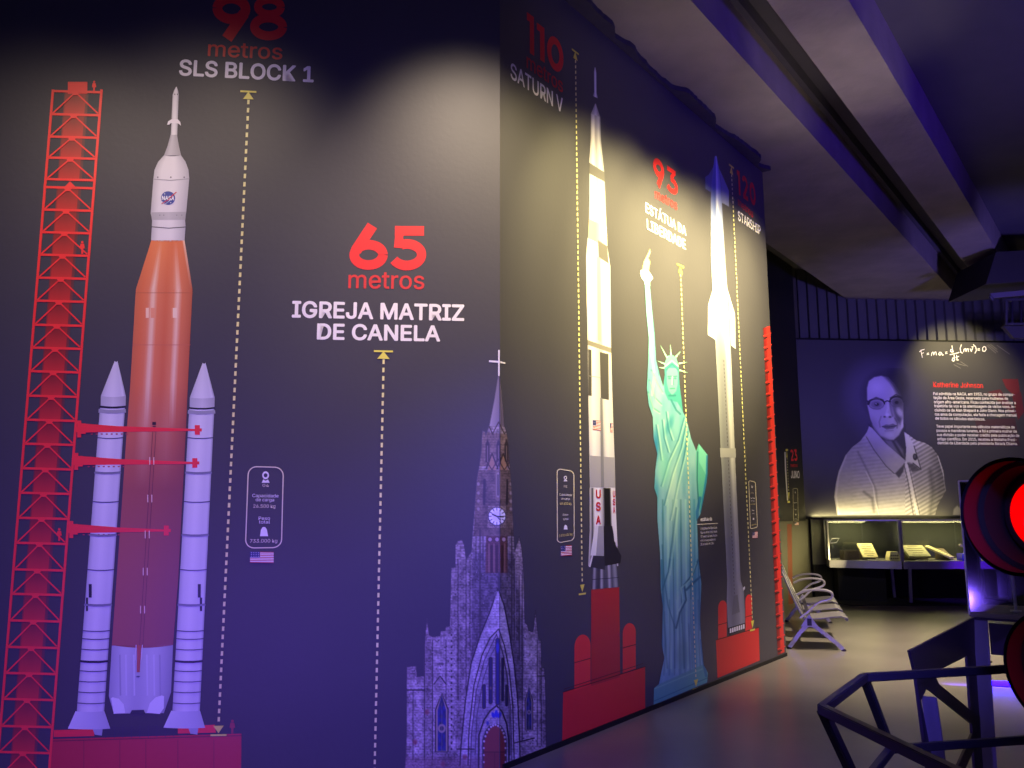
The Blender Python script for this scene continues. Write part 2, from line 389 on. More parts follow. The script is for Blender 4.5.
def marker(pl, label, top, bot, n, bw, dw=2.2, tslope=0, bslope=0, hatop=True):
    r = empty('height_marker', pl.px(*bot, L), label, 'dimension line', 'dotted height markers')
    a = Art(pl); a.dashes((top[0] + .2, top[1] + 9), (bot[0], bot[1] - 9), n, dw, (.93, .90, .62), 8); a.build('dashed_line', r)
    for (x, y), sl, s in ((top, tslope, 1), (bot, bslope, -1)):
        a = Art(pl); a.poly([(x - bw / 2, y - sl * bw / 2), (x + bw / 2, y + sl * bw / 2), (x + bw / 2, y + sl * bw / 2 + 1.8), (x - bw / 2, y - sl * bw / 2 + 1.8)], YEL, 8); a.build('end_bar', r)
        a = Art(pl); h = 7.5 * s; w = bw * .33
        a.poly([(x, y + 1 * s), (x + w, y + h + sl * w + s), (x - w, y + h - sl * w + s)], YEL, 8.5); a.build('arrowhead', r)
marker(WA, 'tall yellow dotted height line right of the orange rocket', (248.5, 91), (218.7, 734), 76, 16, 2.4, .05, -.02)
marker(WA, 'yellow dotted height line left of the church', (383.5, 350.5), (374.5, 785), 50, 19, 2.2, .02, 0)
marker(WB, 'yellow dotted height line left of the black and white rocket', (574.8, 51), (581.7, 593), 96, 7, 1.15, .75, -.14)
marker(WB, 'yellow dotted height line over the robed statue', (680, 265), (695.5, 688), 84, 6.5, .95, .5, -.3)
marker(WB, 'yellow dotted height line beside the pale blue rocket', (731, 165.5), (752, 629), 100, 5, .8, .8, -.25)
marker(WJ, 'tiny yellow height marker beside the thin white rocket', (786.6, 449), (788.5, 501), 12, 2.5, .4, 0, 0)

# ------------------------------------------------------------------ launch tower print (left wall)
TR = (.98, .20, .21)
twr = empty('launch_tower_print', wallA(-3.4, 0), 'printed red lattice launch tower left of the orange rocket', 'mural print')
def tl(y): return 53 + (y - 92) * -.0824
def tr(y): return 101.5 + (y - 93) * -.0769
a = Art(WA)
YR = [91.5, 114.5, 137, 158, 179.5, 187.5, 210, 232.5, 255, 278, 301, 325, 348, 371.5, 396, 420, 444, 468.5, 493, 518, 543, 569.5, 594, 620.5, 647, 673, 699, 726, 752, 779]
for y0, y1 in zip(YR, YR[1:]):
    if y1 - y0 < 12: continue
    def q(t, y): return (tl(y) + (tr(y) - tl(y)) * t, y)
    a.k = 0
    for k in range(3):
        yy = y1 - 3.0 - k * 1.6
        a.line([q(.05, yy), q(.95, yy)], .5, (.42, .16, .20), 1)
    f0, f1 = .27, .68
    a.shade([q(f0 - .03, y0), q(f0 - .03, y1)], [q(f0, y0), q(f0, y1)], [[(0, (.40, .15, .19)), (1, (.45, .15, .19))], [(0, (.48, .14, .18)), (1, (.70, .17, .18))]], 2, 2)
    a.shade([q(f0, y0), q(f0, y0 + (y1 - y0) * .4), q(f0, y1)], [q(f1, y0), q(f1, y0 + (y1 - y0) * .4), q(f1, y1)],
            [[(0, (.50, .13, .15)), (1, (.50, .13, .15))], [(0, (.64, .14, .16)), (.5, (.60, .13, .15)), (1, (.64, .14, .16))], [(0, (.80, .17, .17)), (1, (.80, .17, .17))]], 2, 4)
    a.shade([q(f1, y0), q(f1, y1)], [q(f1 + .06, y0), q(f1 + .06, y1)], [[(0, (.40, .14, .18)), (1, (.33, .20, .24))], [(0, (.55, .16, .18)), (1, (.42, .2, .23))]], 2, 2)
a.build('elevator_shaft', twr)
a = Art(WA)
for x in (tl, tr): a.line([(x(90.5), 90.5), (x(800), 800)], 2.6, TR, 5)
for y in YR: a.line([(tl(y), y - .3), (tr(y), y + 1)], 2.4, TR, 5)
for y0, y1 in zip(YR, YR[1:]):
    if y1 - y0 < 12:
        a.poly([((tl(y0) * .62 + tr(y0) * .38), y1), ((tl(y0) * .5 + tr(y0) * .5), y0 + 2), ((tl(y0) * .38 + tr(y0) * .62), y1)], TR, 5); continue
    mx = (tl(y0) * .53 + tr(y0) * .47); a.k = 40
    for x in (tl(y1) + 2, tr(y1) - 2): a.line([(mx, y0 + 1), (x, y1 - 1)], 1.5, TR, 5)
    a.poly([(mx - 5, y0), (mx + 5, y0), (mx + 2, y0 + 4), (mx - 2, y0 + 4)], TR, 5.2)
a.build('lattice_frame', twr)
Art(WA).rect(68, 82, 87.5, 94, TR, 4).build('machine_room', twr)
def arm(y, x0, x1, yb, blk):
    a = Art(WA)
    a.rect(x0 - 4, y - 2, x0 + 3, y + 4, TR, 7); a.rect(x0 - 1.5, y - 8, x0 + 2.5, y + 9, TR, 7); a.rect(x0 + 2, y - 5, x0 + 7, y + 5.5, TR, 7)
    a.poly([(x0 + 6, y - 3.5), (x1, yb - 1), (x1, yb + 1), (x0 + 6, y + 4)], TR, 7)
    a.poly([(x0 + 45, y - 1.8), (x0 + 6, y - 4.8), (x0 + 6, y)], TR, 7)
    for k in range(8): a.rect(x0 + 12 + k * 5, y + 5.0, x0 + 14 + k * 5, y + 6.2, (.70, .25, .30), 6.6)
    a.rect(x1 - 1, yb - blk, x1 + 4, yb + blk, TR, 7); a.rect(x1 + 4, yb - 1.5, x1 + 6, yb + 1.5, TR, 7)
    a.build('swing_arm', twr)
arm(428.5, 79, 196, 430, 4.8); arm(461, 76, 193.5, 463, 4.8); arm(529, 71, 165, 530.5, 5)
def little_man(pl, x, y, h, c=TR, par=None, off=6):
    a = Art(pl); a.ell(x, y - h * .9, h * .1, h * .1, c, off); a.poly([(x - h * .14, y - h * .78), (x + h * .14, y - h * .78), (x + h * .2, y - h * .42), (x + h * .08, y - h * .4), (x + h * .06, y), (x - h * .08, y), (x - h * .08, y - h * .4), (x - h * .2, y - h * .42)], c, off)
    a.build('figure_silhouette', par)
little_man(WA, 94.3, 92, 11, TR, twr); little_man(WA, 82.5, 254, 13, TR, twr); little_man(WA, 59.5, 541, 13, TR, twr)

# ------------------------------------------------------------------ orange rocket print
rk = empty('rocket_print', wallA(-2.6, .3), 'printed orange rocket with two white boosters on left wall', 'mural print')
OR = [(0, (.80, .42, .28)), (.12, (.86, .44, .28)), (.24, (.88, .50, .36)), (.31, (.96, .82, .74)), (.38, (.88, .50, .36)), (.55, (.84, .42, .28)), (.68, (.88, .52, .38)), (.745, (.97, .80, .72)), (.81, (.86, .48, .34)), (1, (.74, .36, .24))]
ORT = [(0, (.90, .47, .28)), (.3, (.92, .52, .32)), (.62, (.88, .44, .26)), (.95, (.90, .48, .30)), (.97, (.97, .86, .78)), (1, (.95, .80, .70))]
ORM = [(0, (.80, .42, .30)), (.15, (.78, .42, .31)), (.3, (.86, .58, .50)), (.45, (.76, .40, .30)), (.68, (.80, .48, .40)), (.8, (.76, .40, .31)), (1, (.62, .30, .24))]
ORB = [(0, (.66, .34, .28)), (.5, (.63, .32, .26)), (1, (.56, .28, .24))]
a = Art(WA)
a.shade([(151.5, 240.5), (136, 289.5)], [(184.7, 240.5), (192.6, 289.5)], [ORT, OR], 5, 26)
a.shade([(136, 289.5), (130.5, 384), (127, 430), (123, 490), (117, 576), (112, 645.5)], [(192.6, 289.5), (188, 384), (186, 430), (183, 490), (178.6, 576), (173.2, 645)], [OR, OR, ORM, ORB, ORB, ORB], 5, 28)
a.poly([(112, 645)] + [(112 + 61 * i / 12, 645.2 + 2.6 * math.sin(math.pi * i / 12)) for i in range(13)], (.60, .31, .25), 5.2)
a.line([(136, 293), (192.6, 293)], .5, (.72, .36, .24), 6); a.line([(133, 345), (190.5, 345)], .5, (.80, .42, .33), 6)
a.rect(146, 308, 149, 318, (.97, .80, .70), 6); a.rect(151, 308, 155, 318, (.92, .60, .48), 6); a.rect(171.5, 308, 173, 318, (.9, .55, .42), 6); a.rect(173, 308, 177, 318, (.98, .85, .76), 6)
a.rect(152.5, 422, 156.3, 425, (.20, .10, .12), 6); a.rect(153, 426, 156, 427, (.3, .14, .14), 6)
for dx in (-1.6, 1.6): a.line([(154.5 + dx, 432), (141.5 + dx, 645)], .5, (.42, .2, .2), 6)
for y, x in ((461, 152), (498.5, 150), (534.5, 147.5), (571.5, 145.5), (609.5, 142.8)):
    for dx in (-2, 2): a.line([(x + dx, y - 3.5), (x + dx, y + 3.5)], 1, (.95, .80, .74), 6.4)
a.build('core_stage', rk, 'orange tank with pale highlights')
a = Art(WA)
W0 = [(0, (.72, .71, .76)), (.2, (.88, .87, .91)), (.6, (.90, .89, .93)), (1, (.70, .69, .75))]
a.shade([(112, 645.5), (109, 696), (114, 713.5)], [(173.2, 645), (171.2, 692), (164, 713)], [(0, (.66, .66, .74)), (.2, (.80, .80, .86)), (.45, (.72, .72, .80)), (.7, (.80, .80, .86)), (1, (.60, .60, .68))], 4.6, 12)
for x in (120, 126, 134, 147, 154, 160): a.line([(x, 655), (x + .6, 695)], 1.6, (.84, .84, .90) if x % 4 else (.66, .66, .74), 5)
a.poly([(137.2, 645), (141.6, 645), (139.9, 672), (137, 672)], (.74, .34, .22), 7)
for x in (136.4, 142.6): a.line([(x, 645), (x - 1, 660)], .7, (.9, .85, .9), 7)
a.ell(138.3, 676.5, 2, .8, (.35, .35, .5), 7)
a.poly([(130, 714), (132, 710), (144, 709.6), (146, 714)], (.14, .13, .2), 7)
a.poly([(111.3, 698), (113, 697), (119, 698.5), (124, 704), (125.6, 713), (114, 713.6)], (.92, .92, .97), 7)
a.poly([(164.3, 696), (162, 695.2), (156, 697), (150, 703), (147, 712.6), (160, 713.8), (164, 708)], (.92, .92, .97), 7)
a.build('engine_section', rk, 'white tapered engine section')
a = Art(WA)
a.shade([(164, 155.5), (158.3, 162), (154.6, 170), (153.6, 178.4), (150.8, 213.6), (152.3, 219), (152, 226.5), (151.2, 240.5)], [(181, 155.3), (185.7, 162), (188.6, 170), (189.4, 178.4), (186.4, 212.4), (185.2, 219), (185.7, 226.5), (184.7, 240.5)], W0, 5, 14, sag=1)
a.line([(153.6, 179.4), (171, 180.6), (189.2, 179)], .9, (.62, .61, .68), 6)
a.shade([(151.3, 212.5), (152, 220)], [(186.2, 212), (185.5, 220)], [(0, (.66, .65, .70)), (.5, (.76, .75, .80)), (1, (.64, .63, .68))], 6, 6)
a.line([(152, 227), (169, 228.4), (185.6, 227.2)], .9, (.32, .3, .34), 6.2)
for x in (158, 171, 184.4): a.ell(x, 177.5, .8, .8, (.45, .42, .5), 6.4)
for x in (160, 164, 177, 182): a.line([(x, 215), (x, 215.8)], .8, (.5, .5, .56), 6.4)
a.build('upper_stage', rk, 'white domed upper stage')
a = Art(WA); a.ell(168.3, 198.3, 7.1, 6.8, (.16, .24, .62), 8); put_text(a, 'NASA', (162.2, 200.2), (174.4, 200.6), 196.2, (.97, .97, 1), .02, 9)
a.line([(162, 204), (168, 200.5), (173, 195.5), (176.6, 192.6)], .8, (.82, .2, .25), 9.4); a.line([(161, 201), (166, 204), (174, 198)], .35, (.9, .9, 1), 9.2); a.ell(165, 194.3, .45, .45, (1, 1, 1), 9); a.ell(171, 203, .4, .4, (1, 1, 1), 9)
a.build('roundel', rk, 'blue round emblem with white NASA letters')
a = Art(WA)
a.shade([(171, 134), (167.8, 146), (164, 155.8)], [(177, 134), (179, 146), (181.2, 155.5)], [(0, (.64, .62, .68)), (.3, (.76, .75, .80)), (1, (.62, .6, .66))], 5, 8)
a.shade([(176.2, 87), (174, 91), (172.8, 95), (171, 135)], [(176.8, 87), (178.3, 91), (178.8, 95), (177.4, 135)], W0, 5.4, 8)
a.poly([(167.3, 125), (168.3, 121.6), (171.5, 119.6), (178, 119.6), (180.4, 122), (181.2, 126), (178.8, 124), (177.6, 123.5), (171, 123.5), (169.4, 125)], (.92, .9, .95), 7)
for x in (175, 177.6): a.ell(x, 94.6, .5, .8, (.4, .38, .42), 7)
a.build('escape_tower', rk, 'thin white escape tower spike')
BPR = [(0, (.70, .70, .76)), (.15, (.84, .83, .89)), (.45, (.90, .89, .94)), (.8, (.82, .81, .88)), (.9, (.86, .85, .92)), (1, (.62, .62, .70))]
BT = [437.7, 472.7, 501.5, 535, 569.5, 604.7, 630.5, 638.5, 649, 661, 670.5, 681, 691.7, 702.7]
def booster(tip, cone, body, bot, skirt, label):
    """body = (yTop, xl, xr, ...) left/right edges at the top and at y=710"""
    b = Art(WA); (l0, r0, y0), (l1, r1, y1) = body, bot
    b.shade([(tip[0] - 1.4, tip[1]), (cone[0], cone[2])], [(tip[0] + 1.4, tip[1]), (cone[1], cone[2])], [[(0, (.85, .84, .88)), (1, (.8, .8, .86))], BPR], 5, 10, sag=1)
    b.shade([(cone[0], cone[2]), (cone[0] - .2, cone[2] + 9.6)], [(cone[1], cone[2]), (cone[1] - .2, cone[2] + 9.6)], [[(0, (.70, .70, .75)), (.5, (.80, .79, .84)), (1, (.66, .65, .71))], [(0, (.72, .72, .77)), (.5, (.84, .83, .88)), (1, (.68, .67, .73))]], 5, 10, sag=1)
    b.shade([(l0, y0), (l1, y1)], [(r0, y0), (r1, y1)], BPR, 5, 12, sag=1)
    def L_(y): return l0 + (l1 - l0) * (y - y0) / (y1 - y0)
    def R_(y): return r0 + (r1 - r0) * (y - y0) / (y1 - y0)
    def band(y, w, c):
        b.line([(L_(y), y), ((L_(y) * 2 + R_(y)) / 3, y + .8), ((L_(y) + 2 * R_(y)) / 3, y + .8), (R_(y), y)], w, c, 7)
    band(y0, 1.6, (.10, .10, .14)); band(y0 + 4, 3.6, (.62, .62, .68))
    for i, y in enumerate(BT):
        if i in (1, 3, 5): band(y, 2.0, (.52, .52, .60)); band(y - 1, .6, (.4, .4, .5))
        elif y == 661: band(y, 2.2, (.07, .07, .12))
        else: band(y, .9, (.26, .26, .38))
    b.build('booster', rk, label)
    s = Art(WA); s.shade([(l1 - 1.2, y1), (skirt[0], skirt[2])], [(r1 + .2, y1), (skirt[1], skirt[2])], [(0, (.86, .86, .92)), (.5, (.80, .80, .88)), (1, (.72, .72, .80))], 5.4, 8, sag=.8)
    s.poly([(skirt[0] + 24, skirt[2] - 2), (skirt[0] + 35, skirt[2] - 1), (skirt[0] + 34, skirt[2] + 7), (skirt[0] + 27, skirt[2] + 6)], (.66, .66, .76), 5.2)
    s.build('booster_skirt', rk)
booster((116.3, 361), (101, 126, 396), (100.2, 125.3, 407), (77, 104.4, 711), (68, 110.5, 728.5), 'left white banded booster')
booster((204.2, 362.8), (190, 214.8, 397.5), (189.4, 214.5, 408), (172.6, 200, 710.5), (163.6, 205.2, 727.5), 'right white banded booster')
a = Art(WA)
for x in ((89, 92, 584, 597.5), (86.3, 88.3, 597.5, 611), (198, 201, 584, 597.5), (200, 202.4, 597.5, 611)): Art(WA).rect(x[0], x[2], x[1], x[3], (.08, .08, .14), 8).build('attachment_bracket', rk, 'small black bracket')
# pad below the orange rocket
pd = empty('launch_pad_print', wallA(-2.6, 0), 'printed dark red launch pad block under the orange rocket', 'mural print')
a = Art(WA); a.shade([(50.5, 739), (47, 792)], [(241.5, 733.5), (241, 792)], [(0, (.74, .14, .18)), (.5, (.77, .14, .18)), (1, (.74, .13, .17))], 3, 6)
for x in (84, 120, 146, 178, 214): a.line([(x, 740), (x, 792)], .5, (.52, .11, .15), 4)
a.line([(51, 741), (241.5, 735.5)], .8, (.42, .1, .13), 4.4); a.build('pad_block', pd)
for q_ in ([(54, 730), (94, 729), (94.5, 736), (54, 737)], [(178, 727), (215, 724.5), (216, 732.5), (178, 733.5)]): Art(WA).poly(q_, (.95, .17, .19), 4).build('pad_deck', pd, 'brighter red deck slab')
a = Art(WA)
for k in range(5): a.line([(104, 728 + k * 2.2), (176, 726 + k * 2.2)], .5, (.20, .16, .28), 3.4)
for k in range(9): a.line([(106 + k * 8.5, 725), (106 + k * 8.5, 738)], .5, (.22, .18, .3), 3.4)
a.build('railing', pd, 'thin dark railing lines')
little_man(WA, 232.5, 733.5, 14, (.62, .2, .22), pd, 5)

# ------------------------------------------------------------------ black and white rocket print (diagonal wall)
sv = empty('rocket_print', wallB(1.1, 1.2), 'printed tall black and white rocket with red USA letters', 'mural print')
SW = [(0, (.80, .78, .80)), (.2, (.93, .92, .94)), (.45, (.78, .77, .80)), (.55, (.64, .63, .67)), (.7, (.90, .89, .91)), (1, (.80, .79, .82))]
BLK = (.30, .29, .31); DK = (.10, .10, .12)
a = Art(WB)
a.shade([(594.4, 67.3), (593.6, 72), (593.8, 92), (592.6, 96)], [(595.2, 67.6), (596.2, 73), (596.4, 93), (597.6, 98.5)], [(0, (.55, .55, .6)), (.5, (.92, .9, .95)), (1, (.6, .6, .66))], 4, 4)
a.build('escape_tower', sv, 'thin grey escape tower spike')
a = Art(WB); a.shade([(595, 103.5), (590.6, 114)], [(595.6, 104), (600, 117)], [(0, (.6, .58, .64)), (.5, (.8, .78, .84)), (1, (.55, .54, .6))], 4, 4); a.build('capsule', sv)
SU = [(0, (.62, .60, .64)), (.25, (.86, .84, .88)), (.5, (.62, .60, .66)), (.8, (.80, .79, .83)), (1, (.6, .6, .64))]
a = Art(WB)
a.shade([(590.6, 114), (590.5, 138), (588.8, 162.5)], [(600, 117), (600.7, 141), (603.9, 172)], SU, 4, 10)
a.shade([(589, 173.5), (588.7, 219)], [(604.4, 182), (606.4, 227)], SU, 4, 10)
a.shade([(588.7, 219), (587.8, 238)], [(606.4, 227), (607, 247)], [(0, (.66, .62, .58)), (.4, (.60, .57, .54)), (1, (.86, .84, .84))], 4, 8)
a.poly([(589, 162.5), (603.9, 172), (604.5, 182), (589, 173.5)], (.36, .35, .37), 4)
a.build('third_stage', sv, 'white upper stage with dark band')
a = Art(WB)
a.shade([(587.4, 238), (585.8, 257), (586.4, 300), (587.3, 340)], [(607, 247), (610, 266.5), (610.4, 305), (610.8, 348)], SW, 4, 12)
a.poly([(597.5, 240), (606.8, 246), (608.5, 264), (598.5, 257.5)], (.36, .35, .37), 5)
a.poly([(596.6, 257), (600.3, 258), (600.8, 342), (597.5, 340)], (.62, .60, .62), 5)
a.build('second_stage', sv, 'white middle stage')
a = Art(WB)
a.poly([(587.3, 340), (610.8, 348), (611, 353), (587.5, 345)], (.50, .48, .48), 4)
a.shade([(587.5, 345), (588, 396), (589.2, 460), (589.6, 488)], [(611, 353), (612.2, 399), (614.4, 462), (615, 488)], SW, 4, 12)
a.poly([(587.9, 349), (591.2, 350), (591.4, 396), (588, 395.5)], BLK, 5); a.poly([(599.4, 352), (608.2, 354), (608.6, 400), (600.6, 398.5)], BLK, 5)
a.line([(589, 376), (599.4, 377.5)], .6, (.6, .6, .64), 5)
a.poly([(589.6, 455.5), (614.4, 457.5), (615, 487.5), (589.6, 487.5)], (.62, .61, .66), 5); a.poly([(599.8, 398), (602, 398), (603.8, 487), (600.6, 487)], (.5, .5, .54), 6)
# lower tank with fins
a.shade([(589.3, 488), (589.5, 530), (588, 566)], [(615, 488), (616, 520), (618, 566)], [(0, (.80, .78, .82)), (.12, DK), (.17, (.86, .84, .88)), (.36, (.93, .92, .95)), (.5, (.66, .65, .70)), (.56, DK), (.8, DK), (.84, (.9, .88, .92)), (1, (.84, .82, .88))], 4, 26)
a.build('first_stage', sv, 'black and white striped first stage')
a = Art(WB)
a.poly([(594.5, 526), (603.5, 526), (603.3, 556), (590, 555.5), (592, 542)], (.62, .61, .66), 6); a.poly([(594.5, 526), (598, 526), (595.6, 555.5), (590, 555.5)], (.85, .84, .88), 6.3)
a.poly([(603.2, 526), (611.8, 526), (615.4, 545), (621, 556), (620, 563), (604, 566)], (.13, .12, .17), 6)
a.poly([(611.4, 510), (615.6, 514), (617.2, 546), (613.8, 541)], (.88, .86, .9), 6.6)
a.poly([(591.4, 555), (588.4, 566.8), (590, 567), (592.6, 556)], (.86, .84, .88), 6.8)
a.poly([(591.5, 555.5), (604, 556), (604.6, 570), (590.4, 567)], (.20, .19, .25), 6.4)
a.build('tail_fins', sv, 'dark flared tail fairings')
a = Art(WB)
a.shade([(592.4, 566), (591.4, 589.5)], [(616.4, 563), (618.3, 587)], [(0, (.30, .29, .36)), (.08, (.65, .64, .7)), (.16, (.28, .27, .34)), (.3, (.22, .21, .28)), (.36, (.75, .74, .8)), (.44, (.3, .3, .36)), (.6, (.34, .33, .4)), (.66, (.72, .7, .78)), (.76, (.26, .26, .34)), (.9, (.6, .6, .66)), (1, (.3, .3, .36))], 6, 26)
a.line([(591.8, 579.5), (617.8, 577.5)], .6, (.14, .13, .18), 7)
a.build('engine_nozzles', sv, 'grey metallic engine bells')
def flag(pl, x0, y0, x1, y1, par, sl=0, mut=1, off=8):
    """stars and stripes; sl = drop of the right side in px"""
    a = Art(pl); n = 13
    def q(t, s): return (x0 + (x1 - x0) * t, y0 + (y1 - y0) * s + sl * t)
    for i in range(n):
        c = (.74, .18, .22) if i % 2 == 0 else (.93, .91, .93)
        a.poly([q(0, i / n), q(1, i / n), q(1, (i + 1) / n), q(0, (i + 1) / n)], c, off)
    a.poly([q(0, 0), q(.42, 0), q(.42, 7 / 13), q(0, 7 / 13)], (.16, .18, .45), off + 1)
    for i in range(4):
        for j in range(3): x, y = q(.06 + i * .1, .08 + j * .17); a.ell(x, y, (x1 - x0) * .018, (y1 - y0) * .03, (.92, .92, .95), off + 1.6, 6)
    return a.build('flag_print', par, 'small stars and stripes flag')
flag(WB, 592.3, 420, 600, 429.5, sv, 1); flag(WB, 609.6, 423, 612.4, 432, sv, .3)
a = Art(WB)
for ch, y in (('U', 498), ('S', 510.5), ('A', 524)): put_text(a, ch, (595.8, y), (600, y), y - 8, (.76, .16, .2), .03, 8)
for ch, y in (('U', 497), ('S', 505), ('A', 513)): put_text(a, ch, (612.6, y), (614.6, y), y - 6, (.76, .16, .2), .03, 8)
a.build('usa_lettering', sv, 'red vertical USA letters')
def pedestal(label, col, lobes, slab, base, split):
    r = empty('launch_pad_print', WB.px((slab[0][0] + slab[2][0]) / 2, slab[2][1]), label, 'mural print', 'red launch pads printed on the diagonal wall')
    RD = (.92, .21, .23)
    a = Art(WB)
    if col: a.poly(col, (.74, .17, .20), 3)
    a.poly(slab, (.86, .18, .20), 2)
    if base: a.line([(slab[0][0] + 1, slab[0][1] - 3), (slab[1][0] - 2, slab[1][1] - 3)], .6, (.35, .08, .1), 4)
    a.line([(slab[0][0], slab[0][1]), (slab[1][0], slab[1][1])], .8, (.35, .08, .1), 4); a.build('pad_block', r)
    for (xa, xb, yt, yb) in lobes:
        a = Art(WB); w = xb - xa; pts = [(xa, yb)] + [(xa + w * (.5 - .5 * math.cos(math.pi * i / 12)), yt + w * .75 * (1 - math.sin(math.pi * i / 12)) - (i - 6) * .18) for i in range(13)] + [(xb, yb - w * .35)]
        a.poly(pts, RD, 2.6); a.line([(xa, yt + (yb - yt) * split), (xb, yt + (yb - yt) * split - w * .28)], .7, (.35, .08, .1), 4); a.build('rounded_tank', r)
    return r
pedestal('red printed launch pad under the black and white rocket', [(591, 589.5), (619, 587), (620, 677), (591, 686)], [(574.2, 590.4, 634.5, 691), (622.5, 635.6, 623, 673)], [(563, 692), (645, 666.5), (645, 708.8), (562, 745)], 1, .5)
a_ = pedestal('red printed launch pad under the pale blue rocket', None, [(718, 726.6, 600.5, 640), (745.2, 752, 594.5, 631)], [(715.8, 640), (758.6, 627.4), (759.6, 660.4), (717.4, 678)], 0, .62)

# ------------------------------------------------------------------ pale blue rocket print
ss = empty('rocket_print', wallB(4.0, .9), 'printed pale blue slender rocket with nose flaps at far end', 'mural print')
P1 = [(0, (.50, .52, .70)), (.2, (.40, .46, .72)), (.42, (.34, .40, .68)), (.55, (.86, .88, .98)), (.72, (.62, .66, .86)), (1, (.48, .52, .72))]
P2 = [(0, (.66, .68, .74)), (.35, (.62, .65, .74)), (.55, (.72, .74, .82)), (1, (.60, .62, .70))]
P3 = [(0, (.56, .57, .62)), (.3, (.48, .49, .55)), (.6, (.50, .50, .56)), (.75, (.78, .78, .82)), (1, (.66, .66, .70))]
P4 = [(0, (.54, .54, .62)), (.3, (.44, .44, .52)), (.6, (.48, .48, .56)), (.8, (.58, .58, .66)), (1, (.50, .50, .58))]
a = Art(WB)
a.shade([(714.6, 156), (713.2, 166), (711.4, 180), (710.6, 200), (710.8, 260), (713, 300), (716, 360)], [(716.4, 156), (718.4, 167), (720.6, 183), (721.6, 202), (725, 262), (728, 302), (731, 360)], [P1, P1, P1, P1, P2, P2, P3], 4, 14)
a.build('upper_stage', ss, 'shiny blue upper stage')
a = Art(WB); a.poly([(713, 167), (708.6, 174.5), (705, 177), (705.2, 188.7), (710.6, 192.4), (711.6, 180)], (.42, .45, .60), 4.4); a.build('nose_flap', ss)
a = Art(WB); a.poly([(718.6, 168), (720.6, 172), (728.6, 190.5), (728.7, 206.6), (721.6, 202.8), (720.8, 182)], (.50, .52, .68), 4.4); a.build('nose_flap', ss)
a = Art(WB); a.poly([(715.6, 280), (707.9, 305), (707.7, 335), (712, 337.5), (716, 340.5)], (.82, .83, .88), 4.4); a.build('rear_flap', ss)
a = Art(WB); a.poly([(726, 285), (734.6, 314), (735.4, 349), (730.6, 345), (728.5, 300)], (.78, .79, .85), 4.4); a.build('rear_flap', ss)
a = Art(WB)
a.shade([(716, 360), (721, 460), (727, 580), (726.4, 598), (727.2, 617), (728, 628)], [(731, 360), (735, 460), (740.4, 580), (743.6, 591), (744.6, 612), (745, 622.6)], [P3, P3, P4, P4, P4, P4], 4, 14)
a.dashes((723.5, 360), (734.5, 600), 60, .7, (.32, .32, .38), 5); a.poly([(719.6, 448), (735.4, 448.5), (735.6, 457.6), (720, 457.4)], (.66, .66, .70), 6)
a.poly([(733.4, 596), (737.4, 594.5), (739.5, 612), (731.5, 615)], (.40, .40, .46), 5)
a.poly([(742.7, 588), (744.5, 586), (744.6, 589), (743, 591)], (.8, .8, .86), 5); a.build('lower_stage', ss, 'grey lower stage with grid fin band')
a = Art(WB); a.poly([(728, 628), (745, 622.6), (745.6, 628), (729, 635)], (.12, .11, .16), 5)
for k in range(7): x = 729.4 + k * 2.2; y = 628.6 - k * .7; a.poly([(x, y), (x + 1.5, y - .5), (x + 1.7, y + 4), (x, y + 4.6)], (.92, .9, .95), 6)
a.build('engine_row', ss, 'row of white engine bells on black band')
# red gantry at the far end of the diagonal wall
tw = empty('launch_tower_print', wallB(BL - .1, 0), 'printed narrow red gantry at far edge of diagonal wall', 'mural print')
a = Art(WB)
def gx(y, t): return (763.2 + (y - 330) * .0445) + t * 7.6
a.shade([(gx(328, 0), 328), (gx(480, 0), 480), (gx(655, 0), 655)], [(gx(325, 1) - .8, 326), (gx(480, 1) - .8, 480), (gx(652, 1) - .8, 652)], [(0, (.50, .12, .13)), (.4, (.58, .13, .14)), (.5, (.84, .20, .18)), (1, (.84, .20, .18))], 3, 8)
y = 335
while y < 650:
    a.line([(gx(y, 0), y + 1), (gx(y, .96), y - 2)], 1.1, (.86, .22, .2), 4); a.line([(gx(y, .1), y + 3.4), (gx(y, .5), y + 2)], 1.4, (.22, .1, .12), 4); y += 11.6
a.build('gantry_lattice', tw)

